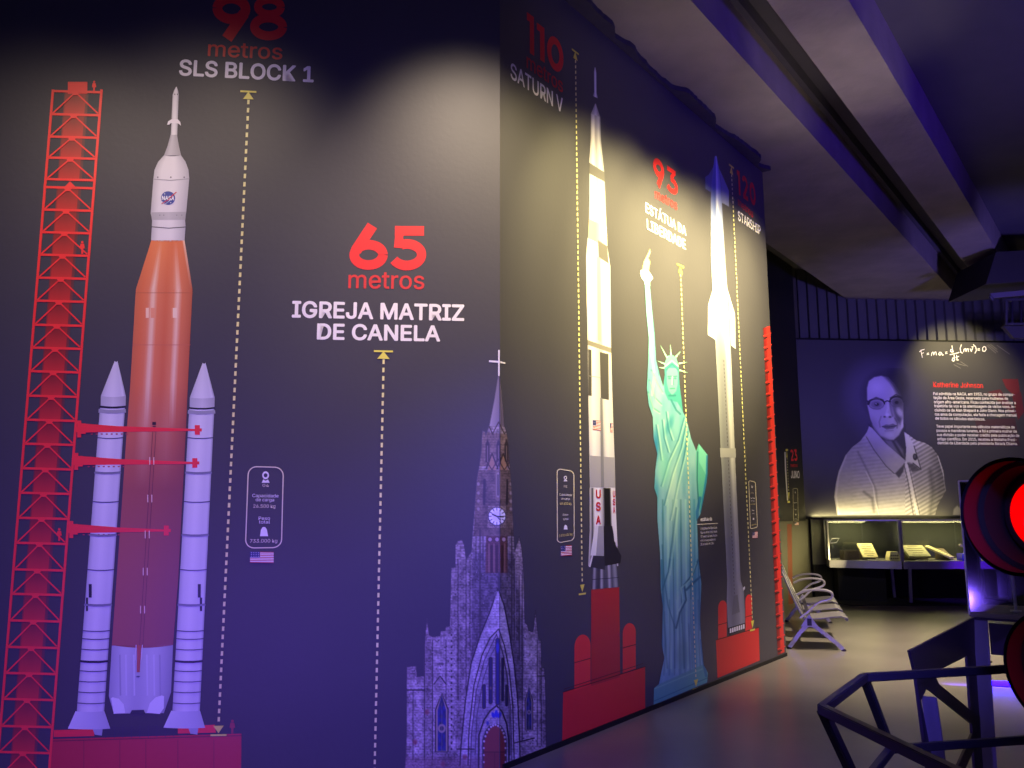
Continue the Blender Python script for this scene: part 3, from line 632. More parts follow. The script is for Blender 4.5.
# ------------------------------------------------------------------ info panels
def infobox(pl, label, TLp, TRp, BLp, BRp, c1, c2, fl, lw, cap):
    r = empty('info_panel_print', pl.px(*BLp, L), label, 'information panel', 'printed rocket fact boxes')
    def q(s, t):
        xt = TLp[0] + (TRp[0] - TLp[0]) * s; yt = TLp[1] + (TRp[1] - TLp[1]) * s; xb = BLp[0] + (BRp[0] - BLp[0]) * s; yb = BLp[1] + (BRp[1] - BLp[1]) * s
        return (xt + (xb - xt) * t, yt + (yb - yt) * t)
    W = TRp[0] - TLp[0]; H = BLp[1] - TLp[1]; ra = .24; rb = ra * W / H
    a = Art(pl); pts = []
    for cx, cy, a0 in ((1 - ra, 1 - rb, 0), (ra, 1 - rb, 90), (ra, rb, 180), (1 - ra, rb, 270)):
        for i in range(7): th = math.radians(a0 + 15 * i); pts.append(q(cx + ra * math.cos(th), cy + rb * math.sin(th)))
    a.line(pts, lw, (.90, .86, .74), 4, True); a.build('outline', r)
    a = Art(pl); x, y = q(.5, .115); s = W / 35
    a.ell(x, y - 1 * s, 3.4 * s, 4 * s, WHT, 4); a.ell(x, y - 1 * s, 1.9 * s, 2 * s, (.2, .2, .25), 5); a.poly([(x - 4 * s, y + 6.5 * s), (x - 2.4 * s, y + 3 * s), (x, y + 4.5 * s), (x + 2.4 * s, y + 3 * s), (x + 4 * s, y + 6.5 * s)], WHT, 4)
    a.build('astronaut_icon', r)
    a = Art(pl); x, y = q(.5, .80); a.poly([(x - 4 * s, y + 4.6 * s), (x - 3 * s, y - 2 * s), (x - 1.2 * s, y - 4.6 * s), (x + 1.2 * s, y - 4.6 * s), (x + 3 * s, y - 2 * s), (x + 4.2 * s, y + 4.6 * s)], WHT, 4); a.build('weight_icon', r)
    a = Art(pl)
    for txt, s0, s1, t, h, col in cap:
        put_text(a, txt, q(s0, t), q(s1, t), q(s0, t)[1] - h * s * .78, col, .0, 4)
    a.build('fact_lettering', r)
    if fl: flag(pl, *fl[:4], r, fl[4])
Y2 = (.90, .84, .5)
infobox(WA, 'fact box 26.500 kg with flag beside the orange rocket', (248.5, 466.5), (283.5, 467.5), (245.5, 548), (281.5, 547.5), 0, 0, (250.2, 551.6, 273.8, 562.6, .3), 1.1,
        [('04', .42, .60, .245, 3.6, (.9, .86, .74)), ('Capacidade', .14, .88, .375, 4.2, WHT), ('de carga', .24, .76, .425, 4.2, WHT), ('26.500 kg', .18, .80, .505, 4.2, (.92, .88, .78)), ('Peso', .34, .66, .655, 4.2, WHT), ('total', .35, .66, .70, 4.2, WHT), ('733.000 kg', .12, .88, .935, 4.4, (.92, .88, .78))])
infobox(WB, 'narrow fact box 48.600 kg beside the black and white rocket', (556.8, 468.5), (573.5, 471.5), (557, 543), (573.8, 540), 0, 0, (560.2, 545.8, 571.2, 556, -.6), .8,
        [('03', .40, .60, .245, 6, (.9, .86, .74)), ('Capacidade', .14, .88, .36, 6, WHT), ('de carga', .24, .76, .415, 6, WHT), ('48.600 kg', .16, .84, .485, 6.6, Y2), ('Peso', .34, .66, .64, 6, WHT), ('total', .35, .66, .70, 6, WHT), ('2.970.000 kg', .10, .90, .925, 6.4, Y2)])
infobox(WB, 'small fact box with flag beside the pale blue rocket', (748.4, 480.5), (755, 482), (750.2, 529), (757.2, 527.2), 0, 0, (752, 532, 757.2, 538.2, -.4), .55,
        [('100', .30, .70, .26, 8, (.9, .86, .74)), ('Capacidade', .14, .88, .37, 8, WHT), ('de carga', .24, .76, .43, 8, WHT), ('150.000 kg', .16, .84, .50, 8, Y2), ('Peso', .34, .66, .63, 8, WHT), ('total', .35, .66, .70, 8, WHT), ('5.000.000 kg', .10, .90, .94, 8, Y2)])
infobox(WJ, 'tiny fact box under the JUNO title on the passage wall', (792.8, 488.5), (797.4, 488.5), (793.4, 521), (798.2, 521), 0, 0, (794.6, 522.4, 798.4, 525, 0), .25,
        [('Capacidade', .1, .9, .45, 8, WHT), ('Peso', .3, .7, .66, 8, WHT), ('29.000 kg', .12, .88, .95, 8, WHT)])
r = empty('statue_note_print', WB.px(700, 545, L), 'small white caption block right of the green statue', 'lettering')
a = Art(WB); put_text(a, 'estátua da', (700.4, 521.2), (711.6, 520.4), 517.6, WHT, .02, 4); a.build('note_heading', r)
Art(WB).line([(696.8, 524.4), (717.4, 523.4)], .7, (.9, .86, .76), 4).build('rule_line', r)
a = Art(WB)
for i, t in enumerate(['A estátua da liberdade', 'fica em Nova York, mede', '93 metros da base à tocha', 'e foi inaugurada em', '28 de outubro de 1886.']):
    put_text(a, t, (700.4, 529.8 + i * 3.95), (716.8 - (i == 4) * 3 - (i == 3) * 1.5, 528.6 + i * 3.9), 527.4 + i * 3.95, (.86, .84, .86), .01, 4)
a.build('note_lettering', r)

# ------------------------------------------------------------------ painted canvases (church, statue, portrait prints)
class Canvas:
    def __init__(s, x0, y0, x1, y1, step, base):
        s.x0, s.y0, s.st = x0, y0, step; s.nx = int((x1 - x0) / step) + 1; s.ny = int((y1 - y0) / step) + 1
        s.X, s.Y = np.meshgrid(x0 + np.arange(s.nx) * step, y0 + np.arange(s.ny) * step)
        s.c = np.zeros((s.ny, s.nx, 3)); s.a = np.zeros((s.ny, s.nx)); s.base = np.array(base)
        s.clip = None
    def _box(s, x0, y0, x1, y1, pad):
        i0 = max(0, int((y0 - pad - s.y0) / s.st)); i1 = min(s.ny, int((y1 + pad - s.y0) / s.st) + 2)
        j0 = max(0, int((x0 - pad - s.x0) / s.st)); j1 = min(s.nx, int((x1 + pad - s.x0) / s.st) + 2)
        return slice(i0, max(i0, i1)), slice(j0, max(j0, j1))
    def _blend(s, sl, m, color, solid=False):
        if m.size == 0: return
        col = np.array(color(s.X[sl], s.Y[sl])) if callable(color) else np.array(color)
        if s.clip is not None: m = m * s.clip[sl]
        m3 = m[..., None]; s.c[sl] = s.c[sl] * (1 - m3) + col * m3
        if solid: s.a[sl] = np.maximum(s.a[sl], m)
    def mask(s, pts, soft, sl):
        X, Y = s.X[sl], s.Y[sl]; ins = np.zeros(X.shape, bool); d = np.full(X.shape, 1e9); n = len(pts)
        for i in range(n):
            (xa, ya), (xb, yb) = pts[i], pts[(i + 1) % n]
            if ya != yb: ins ^= ((ya > Y) != (yb > Y)) & (X < (xb - xa) * (Y - ya) / (yb - ya) + xa)
            dx, dy = xb - xa, yb - ya; t = np.clip(((X - xa) * dx + (Y - ya) * dy) / max(1e-9, dx * dx + dy * dy), 0, 1)
            d = np.minimum(d, np.hypot(X - xa - t * dx, Y - ya - t * dy))
        return np.clip(.5 + np.where(ins, d, -d) / soft, 0, 1)
    def fill(s, pts, color, alpha=1, soft=.8, solid=False):
        xs, ys = zip(*pts); sl = s._box(min(xs), min(ys), max(xs), max(ys), soft); s._blend(sl, s.mask(pts, soft, sl) * alpha, color, solid)
    def ell(s, cx, cy, rx, ry, color, alpha=1, soft=.8, rot=0, solid=False):
        sl = s._box(cx - max(rx, ry), cy - max(rx, ry), cx + max(rx, ry), cy + max(rx, ry), soft * 2); X, Y = s.X[sl] - cx, s.Y[sl] - cy; c, q = math.cos(rot), math.sin(rot)
        r = np.hypot((X * c + Y * q) / rx, (-X * q + Y * c) / ry); s._blend(sl, np.clip(.5 + (1 - r) * min(rx, ry) / soft, 0, 1) * alpha, color, solid)
    def stroke(s, pts, w, color, alpha=1, soft=.6, solid=False):
        xs, ys = zip(*pts); ww = max(w) if isinstance(w, (list, tuple)) else w; sl = s._box(min(xs), min(ys), max(xs), max(ys), ww + soft)
        X, Y = s.X[sl], s.Y[sl]; m = np.zeros(X.shape); n = len(pts) - 1
        for i in range(n):
            (xa, ya), (xb, yb) = pts[i], pts[i + 1]; dx, dy = xb - xa, yb - ya; t = np.clip(((X - xa) * dx + (Y - ya) * dy) / max(1e-9, dx * dx + dy * dy), 0, 1)
            hw = (w[i] + (w[i + 1] - w[i]) * t) / 2 if isinstance(w, (list, tuple)) else w / 2
            m = np.maximum(m, np.clip(.5 + (hw - np.hypot(X - xa - t * dx, Y - ya - t * dy)) / soft, 0, 1))
        s._blend(sl, m * alpha, color, solid)
    def build(s, pl, name, parent, off=3, region=None, label=None):
        lo = lambda c: np.where(c <= .04045, c / 12.92, ((np.clip(c, 0, 1) + .055) / 1.055) ** 2.4)
        colr = lo(s.base) * (1 - s.a[..., None]) + lo(np.clip(s.c, 0, 1)) * s.a[..., None]
        v = s.a > .04
        if region is not None: v = v & region(s.X, s.Y)
        keep = v[:-1, :-1] | v[1:, :-1] | v[:-1, 1:] | v[1:, 1:]
        if region is not None: rg = region(s.X, s.Y); keep &= rg[:-1, :-1] & rg[1:, :-1] & rg[:-1, 1:] & rg[1:, 1:]
        idx = np.full((s.ny, s.nx), -1); I, J = np.nonzero(keep); used = np.zeros((s.ny, s.nx), bool)
        for di in (0, 1):
            for dj in (0, 1): used[I + di, J + dj] = True
        idx[used] = np.arange(used.sum()); X, Y = s.X[used], s.Y[used]
        Xn = (X - 512) / F; Zn = -(Y - 384) / F; xc = Xn * cr - Zn * sr; zc = Xn * sr + Zn * cr
        R = np.stack([xc, cp - zc * sp, sp + zc * cp], 1); nn = np.array(pl.n); t = (np.array(pl.P) - [0, 0, EYE]) @ nn / (R @ nn)
        co = R * t[:, None] + [0, 0, EYE] + nn * off * L
        fa = np.stack([idx[I, J], idx[I + 1, J], idx[I + 1, J + 1], idx[I, J + 1]], 1)
        me = bpy.data.meshes.new(name); me.from_pydata(co.tolist(), [], fa.tolist())
        at = me.color_attributes.new('Col', 'FLOAT_COLOR', 'POINT'); at.data.foreach_set('color', np.concatenate([colr[used], np.ones((len(X), 1))], 1).astype(np.float32).ravel())
        o = link(name, me, PRINT, parent)
        if label: o['label'] = label
        return o
rng = np.random.default_rng(5)
def vnoise(X, Y, sx, sy, seed):
    """value noise on the pixel grid"""
    g = np.random.default_rng(seed).random((128, 128)); u, v = X / sx, Y / sy; i, j = np.floor(u).astype(int), np.floor(v).astype(int); fu, fv = u - i, v - j
    fu = fu * fu * (3 - 2 * fu); fv = fv * fv * (3 - 2 * fv); i %= 127; j %= 127
    return g[i, j] * (1 - fu) * (1 - fv) + g[i + 1, j] * fu * (1 - fv) + g[i, j + 1] * (1 - fu) * fv + g[i + 1, j + 1] * fu * fv

# ---- church
C = Canvas(402, 350, 548, 800, .55, WALLC)
def stone(r, g, b, k=.45, s=1.5):
    def f(X, Y):
        n = .6 * vnoise(X, Y, s, s * .9, 1) + .4 * vnoise(X, Y, s * 3, s * 5, 2); m = (1 - k + 2 * k * n)[..., None]
        row = ((Y / 2.6) % 1 < .22)[..., None]; m = np.where(row, m * .86, m); return np.array([r, g, b]) * m
    return f
S1, S2, S3 = stone(.56, .51, .53), stone(.68, .63, .65, .4), stone(.48, .44, .46, .5)
out = [(405, 800), (405, 768), (406.8, 735), (406.8, 667), (416, 666), (417, 677), (424, 676), (424.5, 650), (425.5, 635), (427, 619), (429, 635), (432.5, 637), (440, 636), (441, 631), (445, 631), (446, 627), (450, 626), (451.4, 568), (455.5, 567.5), (455.6, 545), (458, 541), (462, 540), (464, 545), (466, 560), (471.5, 552), (472.5, 535), (475.6, 497), (477, 480), (479.4, 466), (481.5, 452), (482.4, 431), (485, 432), (485.5, 437), (489.5, 425), (494.5, 400), (498.3, 375), (499.6, 375), (502, 400), (503.9, 425), (506.5, 433), (508, 446), (509.6, 466), (511.6, 497), (513.3, 535), (514.6, 552), (516.4, 545), (519, 536.5), (521.4, 548), (523, 568), (524.5, 623), (527, 625), (528.5, 631), (532.6, 632), (533.6, 628), (535.2, 610), (537, 630), (538.6, 641), (540.5, 640), (541.3, 668), (544, 668), (545, 682), (546, 750), (546, 800)]
C.fill(out, S1, 1, .7, True)
C.fill([(424.5, 650), (450, 627), (451.4, 568), (472, 552), (478, 600), (462, 690), (458, 760), (424, 760)], S3, .6, 3)
C.fill([(472.5, 552), (514, 552), (524, 640), (526, 700), (470, 700)], stone(.34, .31, .36), .85, 3)
C.fill([(407, 680), (424, 680), (424, 768), (407, 768)], S2, .7, 1.5); C.fill([(433, 640), (456, 632), (456, 752), (433, 752)], S2, .75, 1.5)
C.fill([(524, 634), (537, 636), (541, 745), (522, 745)], S2, .8, 1.5)
# vertical buttress lines
for x, y0, y1 in ((424.5, 640, 760), (432.6, 640, 760), (458, 560, 700), (466, 560, 690), (476, 500, 560), (483, 470, 560), (507, 470, 560), (514, 560, 640), (522, 570, 740), (537, 640, 745), (541, 668, 745), (446, 640, 750), (413, 690, 760), (470, 560, 650), (519, 575, 660)):
    C.stroke([(x, y0), (x, y1)], .9, (.16, .14, .17), .75); C.stroke([(x + 1.2, y0), (x + 1.2, y1)], .5, (.62, .58, .62), .5)
for _ in range(420):
    x, y = rng.uniform(406, 545), rng.uniform(552, 765); g = rng.uniform(.12, .25) if rng.random() < .7 else .68; C.ell(x, y, .55, .7, (g, g * .95, g), .7, .5)
# spire
C.fill([(498.3, 375), (499.6, 375), (504, 426), (489.6, 426)], lambda X, Y: np.stack([.60 - .22 * ((X - 490) / 14), .56 - .22 * ((X - 490) / 14), .60 - .2 * ((X - 490) / 14)], -1), 1, .6)
C.stroke([(499.2, 377), (501.6, 426)], .6, (.28, .25, .28), .8)
# gabled belfry
C.fill([(483, 432), (507.6, 434), (509.4, 466), (479.6, 466)], stone(.44, .37, .33, .35), 1, .6)
for x in (487.5, 498.4, 506.3): C.fill([(x - 2, 462), (x - 2, 444), (x, 439), (x + 2, 444), (x + 2, 462)], (.17, .14, .15), .9); C.stroke([(x, 446), (x, 462)], .8, (.60, .52, .46), .8)
C.stroke([(489.5, 427), (492.5, 434), (498.6, 422), (504.2, 434), (506.4, 431)], 1.1, (.2, .15, .14), .9)
for x in (492, 503): C.fill([(x - 4.5, 470), (x, 455), (x + 4.5, 470)], (.62, .48, .36), .85); C.stroke([(x - 6, 469), (x, 453.5), (x + 6, 469)], 1.2, (.17, .13, .13), .95)
C.stroke([(479.5, 468), (488, 462)], 1.2, (.5, .42, .36), .8); C.stroke([(487, 462), (492, 470), (498, 459), (504, 470), (509.5, 462)], 1, (.18, .13, .13), .9)
# clock stage
C.fill([(477, 470), (510.5, 470), (513, 536), (473.4, 536)], stone(.40, .34, .31, .35), 1, .6)
for x, w in ((484.5, 2.6), (507, 2)): C.stroke([(x, 480), (x - .4, 504)], w, (.15, .13, .15), .85)
C.stroke([(498, 473), (498, 498)], 6, (.5, .43, .38), .8); C.stroke([(498, 474), (498, 496)], 3, (.60, .55, .52), .9); C.stroke([(498, 475), (498, 495)], 1.4, (.2, .17, .18), .9)
for x in (478.4, 510.6):
    for y in (484, 493, 501, 509): C.ell(x, y, 1.4, 1.7, (.66, .60, .60), .7)
C.fill([(488, 506), (505.5, 506), (505.8, 528), (487.4, 528)], stone(.52, .46, .42, .5, .8), 1, .6)
# lower clock stage windows
C.fill([(486, 536), (507, 536), (507.5, 573), (485.5, 573)], stone(.36, .24, .22, .25), 1, .8)
for x in (490, 497, 503.6): C.ell(x, 539.4, 2.6, 2.8, (.24, .16, .16)); C.ell(x, 539.4, 1.9, 2.0, (.68, .58, .60))
for x in (489, 494, 499.5, 504.5): C.stroke([(x, 544), (x, 572)], .9, (.62, .48, .42), .85)
for x in (491.6, 496.8, 502): C.stroke([(x, 546), (x, 572)], 2.2, (.22, .13, .14), .85)
for x in (480, 511.5): C.stroke([(x, 530), (x, 640)], 1.4, (.2, .18, .2), .7)
# great pointed arch
g0 = [(460, 765), (461, 745), (465.5, 700), (471, 664), (480, 636), (489.5, 613), (498, 588.5), (504, 606), (509, 632), (514, 665), (517.5, 700), (519.5, 744), (520, 765)]
C.fill(g0, stone(.68, .64, .68, .35), 1, .8); C.stroke(g0, 1.3, (.15, .13, .17), .95); C.stroke([(x + (1.6 if x < 498 else -1.4), y + 3) for x, y in g0], .7, (.72, .68, .72), .7)
g1 = [(468, 765), (469, 730), (474, 685), (482, 655), (490, 638), (498.5, 629), (504, 645), (509, 670), (512.5, 705), (514, 765)]
C.stroke(g1, 1.2, (.17, .14, .18), .95); g2 = [(x + (2.4 if x < 498 else -2), y + 5) for x, y in g1]; C.fill(g2, stone(.56, .53, .58, .3), 1); C.stroke(g2, .9, (.24, .2, .26), .9)
g3 = [(475, 755), (477, 715), (483, 680), (491, 655), (498.3, 641), (503, 655), (507, 680), (509.5, 720), (510, 755)]
C.stroke(g3, .8, (.22, .19, .24), .8)
C.stroke([(498.3, 589), (498.3, 572)], .8, (.2, .18, .22), .9)
for x, y0, y1, w, cc in ((497.6, 640, 703, 3.2, (.12, .13, .42)), (490.6, 659, 702, 3, (.14, .14, .32)), (502.4, 659, 700, 1.6, (.16, .15, .3)), (484, 686, 707, 2.6, (.16, .16, .34)), (506.4, 686, 705, 1.8, (.15, .15, .3))):
    C.stroke([(x, y0 - 3), (x, y1)], [.6, w + 1.4], (.58, .54, .56), .7); C.stroke([(x, y0), (x, y1)], w + 1.2, (.18, .15, .18)); C.stroke([(x, y0), (x, y1)], w - .5, cc)
C.ell(497.6, 648, 1.6, 5, (.20, .22, .62)); C.ell(490.6, 688, 1, 1.4, (.5, .42, .3), .8)
# inner arch, fan window and door
g4 = [(478, 800), (479, 735), (484, 720), (490, 711), (496.5, 705.5), (502, 712), (506.5, 724), (508.5, 740), (509, 800)]
C.fill(g4, stone(.64, .61, .64, .3), 1); C.stroke(g4, 1.6, (.14, .12, .16)); C.stroke([(x + (2 if x < 497 else -1.8), y + 3) for x, y in g4], .7, (.7, .66, .68), .8)
for k, t in enumerate((-1, 0, 1)): C.ell(496.3 + t * 3.1, 715 - (t == 0) * 1.3, 1.7, 3.8 if t == 0 else 3, (.16, .2, .70), 1, .6, t * .35)
C.ell(487.6, 723, 1.4, 2, (.2, .22, .55), .9)
dr = [(484, 800), (484, 742), (487, 733), (491, 727.5), (495.5, 725.5), (500, 728), (503.4, 734), (505, 742), (505, 800)]
C.fill([(x + (1.9 if x < 495 else -1.6) * -1, y - 2) for x, y in dr], (.24, .21, .25)); C.fill(dr, (.50, .22, .20))
for x, y in dr[1:-1] + [(485.4, 737), (488.8, 730), (493, 726.3), (498, 726.6), (502, 731), (504.5, 738)]: C.ell(x, y - .8, 1.0, 1.1, (.80, .76, .78))
for yy in (748, 755, 762, 770, 780): C.ell(483.8, yy, .9, 1, (.78, .74, .76)); C.ell(505.2, yy, .9, 1, (.78, .74, .76))
C.stroke([(484.5, 752), (504.6, 752)], .8, (.25, .1, .1)); C.stroke([(494.6, 753), (494.6, 800)], .7, (.3, .12, .12)); C.fill([(485, 753), (504.6, 753), (504.6, 800), (485, 800)], (.42, .16, .16), .5)
# side windows
for cx, y0, y1, w in ((441.8, 697, 751, 5.2), (528.7, 689, 729, 2.6)):
    o = [(cx - w - 1.6, y1 + 1), (cx - w - 1.6, y0 + 12), (cx - w * .5, y0 + 2), (cx, y0 - 4), (cx + w * .5, y0 + 2), (cx + w + 1.6, y0 + 12), (cx + w + 1.6, y1 + 1)]
    C.fill(o, (.16, .14, .17)); C.fill([(cx + (x - cx) * .82, y0 + (y - y0) * .97 + 1) for x, y in o], (.68, .62, .52)); C.fill([(cx + (x - cx) * .62, y0 + (y - y0) * .95 + 1.6) for x, y in o], lambda X, Y: np.stack([.10 + .10 * vnoise(X, Y, 1.5, 3, 9), .12 + .14 * vnoise(X, Y, 1.5, 3, 9), .26 + .3 * vnoise(X, Y, 2, 4, 8)], -1))
    C.ell(cx, y0 + (y1 - y0) * .58, w * .75, w * .85, (.66, .60, .54), .9); C.ell(cx, y0 + (y1 - y0) * .58, w * .4, w * .45, (.24, .24, .3)); C.stroke([(cx, y0 + 6), (cx, y1)], .5, (.6, .55, .5), .7)
# little battlements and ledges
C.stroke([(406.5, 690), (424, 690)], 1.4, (.16, .14, .17)); C.stroke([(406.5, 687.6), (424, 687.6)], .8, (.7, .66, .7), .7); C.stroke([(434, 684), (440, 676), (446, 684)], 1.1, (.18, .15, .18), .9); C.stroke([(438, 664), (443, 664)], 2, (.2, .17, .2), .6)
C.stroke([(538, 676), (545, 676)], 1.2, (.16, .14, .17)); C.stroke([(457, 749), (474, 749)], 1.2, (.13, .11, .14)); C.stroke([(514, 743), (534, 738)], 1.2, (.13, .11, .14))
for yy in range(635, 750, 6): C.ell(451.5, yy, .9, 1.1, (.16, .13, .15), .9)
for x0, y0 in ((415, 742), (443, 764), (465, 757), (427, 712), (530, 757)): C.ell(x0, y0, 2.2, 2.6, (.50, .18, .20), .6, 2)
C.fill([(405, 757), (484, 757), (484, 800), (405, 800)], (.42, .28, .33), .35, 4)
ch = empty('church_print', P0 + UP * 0.01, 'printed grey stone church with pointed spire wrapped around the corner', 'mural print')
XC = 499.75
C.build(WA, 'church_facade', ch, 3, lambda X, Y: X <= XC, 'left part of the stone facade')
C.build(WB, 'church_facade', ch, 3, lambda X, Y: (X >= XC - .3) & (Y < 790), 'right part of the stone facade')
cl = Canvas(486, 505, 508, 528, .4, WALLC)
cl.ell(496.8, 516.3, 8.2, 8.8, (.93, .92, .96), 1, .7, 0, True)
for k in range(12): th = math.radians(30 * k); cl.stroke([(496.8 + 5.6 * math.cos(th), 516.3 + 6.1 * math.sin(th)), (496.8 + 8.6 * math.cos(th), 516.3 + 9 * math.sin(th))], .9, (.25, .22, .3), .8)
cl.ell(496.8, 516.3, 4.6, 5, (.86, .85, .92)); cl.stroke([(492.6, 514.4), (497, 516.4), (502.6, 516.8)], 1.3, (.1, .09, .15)); cl.stroke([(497, 516.4), (500, 520)], .9, (.2, .18, .3))
cl.build(WA, 'clock_face', ch, 7, lambda X, Y: X <= XC, 'white round clock face'); cl.build(WB, 'clock_face', ch, 7, lambda X, Y: X >= XC - .4, 'white round clock face, right part')
a = Art(WA); a.rect(498.1, 350, 499.7, 376, (.90, .88, .92), 5); a.poly([(489, 360.3), (499.7, 361), (499.7, 363), (489, 362.2)], (.88, .86, .92), 5); a.build('spire_cross', ch, 'thin white cross')
a = Art(WB); a.poly([(499.8, 361), (505, 362.6), (505, 364), (499.8, 363)], (.88, .86, .92), 5); a.build('spire_cross', ch, 'right end of the cross arm')

# ---- robed statue
C = Canvas(636, 246, 712, 708, .45, WALLC)
T0, TD, TL_, TB = (.36, .68, .66), (.16, .42, .46), (.66, .88, .80), (.22, .55, .66)
def teal(X, Y):
    n = vnoise(X, Y, 3, 14, 21); k = vnoise(X, Y, 9, 30, 22); a = np.array([.33, .61, .70]); b = np.array([.56, .75, .79]); m = (n * .5 + k * .5)[..., None]; return a * (1 - m) + b * m
body = [(653.3, 705), (653.7, 688), (658.6, 684), (661, 672), (664, 658), (661.5, 645), (662.5, 606), (660.5, 590), (660, 560), (659.5, 550), (657, 519), (657, 497), (654, 488), (655, 470), (657, 454), (653.3, 438), (652.5, 417), (648.5, 405), (646.6, 388), (648, 361), (648.5, 338), (646, 312), (644.6, 285), (649.8, 285), (652, 310), (654.5, 334), (656, 360), (660, 376), (663, 386), (664.5, 375), (664, 364), (667, 356), (671.5, 354.5), (676, 357), (678.5, 366), (679.5, 385), (681.5, 400), (683, 412), (686, 417), (691, 438), (696, 450.6), (698.5, 443.5), (707.6, 455), (707.4, 474), (706.4, 484), (700.5, 514), (697, 520), (698.6, 560), (701.4, 584), (700, 618), (701, 638), (703.6, 665), (708, 673), (707, 682.5)]
C.fill(body, teal, 1, .7, True)
FX = lambda pts, w, c, al=.8, so=1.2: C.stroke(pts, w, c, al, so)
# base and skirt folds
C.clip = C.a.copy()
for x0, x1, c, w in ((663, 666, TD, 1.5), (668, 670, TL_, 2.5), (673, 673.5, TD, 1.2), (677, 678, TL_, 2.2), (681, 683, TD, 1.6), (686, 687, TL_, 1.8), (690, 691.5, TD, 1.4), (694.5, 696, TB, 2)):
    FX([(x0 - .5, 500), (x0, 560), (x0 + .8, 620), (x1 + 1, 668)], w, c, .55)
for k in range(16):
    x = 662 + k * 2.4; FX([(x, 600 + (k % 3) * 12), (x + .6, 640), (x + 1 + (k - 8) * .25, 672 + (k % 2) * 3)], .9, TD if k % 2 else TL_, .5)
FX([(698, 560), (692, 575), (684, 585), (686, 600), (680, 612), (676, 628)], 1.6, (.10, .34, .44), .85); FX([(696, 563), (690, 580), (681, 588), (683, 602), (677, 614)], 1.2, TL_, .7)
FX([(700, 577), (694, 582), (686, 590)], 2.2, (.12, .38, .50), .8)
FX([(676, 508), (672, 540), (668, 572), (662, 590)], 1.4, (.14, .40, .50), .8); FX([(678, 508), (674, 542), (670, 575)], 1.2, TL_, .6)
FX([(662, 545), (664, 580), (668, 606), (675, 628)], 1.1, (.16, .42, .50), .7)
# chest drapery
for p in ([(684, 418), (678, 440), (668, 462), (661, 486)], [(686, 424), (681, 448), (672, 474), (664, 505)], [(688, 432), (684, 456), (677, 485), (670, 520)], [(662, 420), (664, 438), (668, 452)], [(666, 412), (668, 428), (672, 440)], [(656, 425), (659, 445), (661, 460)]):
    FX(p, 1.2, (.15, .44, .54), .75); FX([(x + 1.6, y) for x, y in p], 1.3, (.76, .92, .82), .6)
C.ell(673, 500, 5.5, 42, (.80, .93, .82), .45, 8, .05); C.ell(655.6, 447, 2.4, 14, (.10, .44, .66), .7, 3); C.ell(656, 493, 2.2, 12, (.12, .50, .66), .5, 3)
C.ell(669, 425, 3, 9, (.14, .50, .60), .5, 3, .4); C.ell(664, 470, 6, 16, (.50, .82, .72), .45, 5)
# raised sleeve and arm
for p in ([(649, 380), (655, 398), (661, 404)], [(648, 392), (653, 408), (659, 412)], [(651, 370), (658, 385), (662, 392)]): FX(p, 1.1, (.18, .48, .48), .7); FX([(x + .8, y + 1.8) for x, y in p], .9, (.70, .90, .76), .7)
FX([(647, 290), (648.6, 320), (651, 350), (654, 372)], 1.6, (.72, .90, .90), .75); FX([(653.4, 320), (655.8, 350), (659, 375)], 1.2, (.24, .54, .58), .7)
FX([(654, 378), (652, 395)], 2.4, (.74, .92, .74), .5)
# hair, face
C.fill([(664, 366), (668, 360), (677, 361), (679, 372), (681, 395), (683, 412), (677, 402), (668, 400), (664.5, 392), (663.5, 380)], (.24, .58, .60), .9)
C.fill([(666.4, 372), (668, 368), (676, 368), (677.8, 373), (677.6, 384), (676, 391), (672, 395.4), (668.6, 391), (666.6, 383)], (.42, .74, .68), 1)
for x in (669.4, 675): C.stroke([(x - 1.5, 376.6), (x + 1.5, 376.2)], .9, (.14, .40, .44), .9); C.ell(x, 378.4, 1.3, .8, (.18, .44, .48), .85)
C.stroke([(672.4, 377), (671.8, 384.4)], 1.1, (.66, .88, .78), .9); C.stroke([(673.2, 378), (673.4, 384.8)], .6, (.2, .48, .5), .8); C.stroke([(670, 388.6), (674.4, 388.4)], .9, (.16, .42, .46), .9); C.stroke([(669, 395.6), (675, 395.4)], 2, (.18, .46, .5), .8)
C.stroke([(671, 400), (676, 410), (680, 414)], 2, (.18, .46, .54), .7)
# crown
C.fill([(664, 368), (666, 358), (671.5, 354.4), (677, 358), (679, 368), (672, 362)], (.40, .72, .64)); C.stroke([(665, 366.5), (671.6, 360.6), (678.6, 366.5)], 1, (.74, .93, .80), .9); C.stroke([(666, 370), (671.8, 364), (678, 370)], .9, (.16, .44, .46), .9)
# tablet
C.fill([(696, 452), (698.6, 443.4), (707.7, 455), (707.4, 474), (704, 492), (700, 512), (697.5, 500), (696, 478)], (.36, .74, .66), .9); C.fill([(698.6, 443.4), (707.7, 455), (706.4, 476), (699, 462)], (.48, .82, .76), .9)
C.stroke([(707, 456), (706.6, 474), (700.8, 512)], 1.8, (.12, .48, .70), .85); C.stroke([(697.4, 452), (697, 480), (698.6, 508)], 1.3, (.16, .42, .5), .8); C.stroke([(700, 498), (697, 512), (697.6, 520)], 3, (.12, .42, .66), .7)
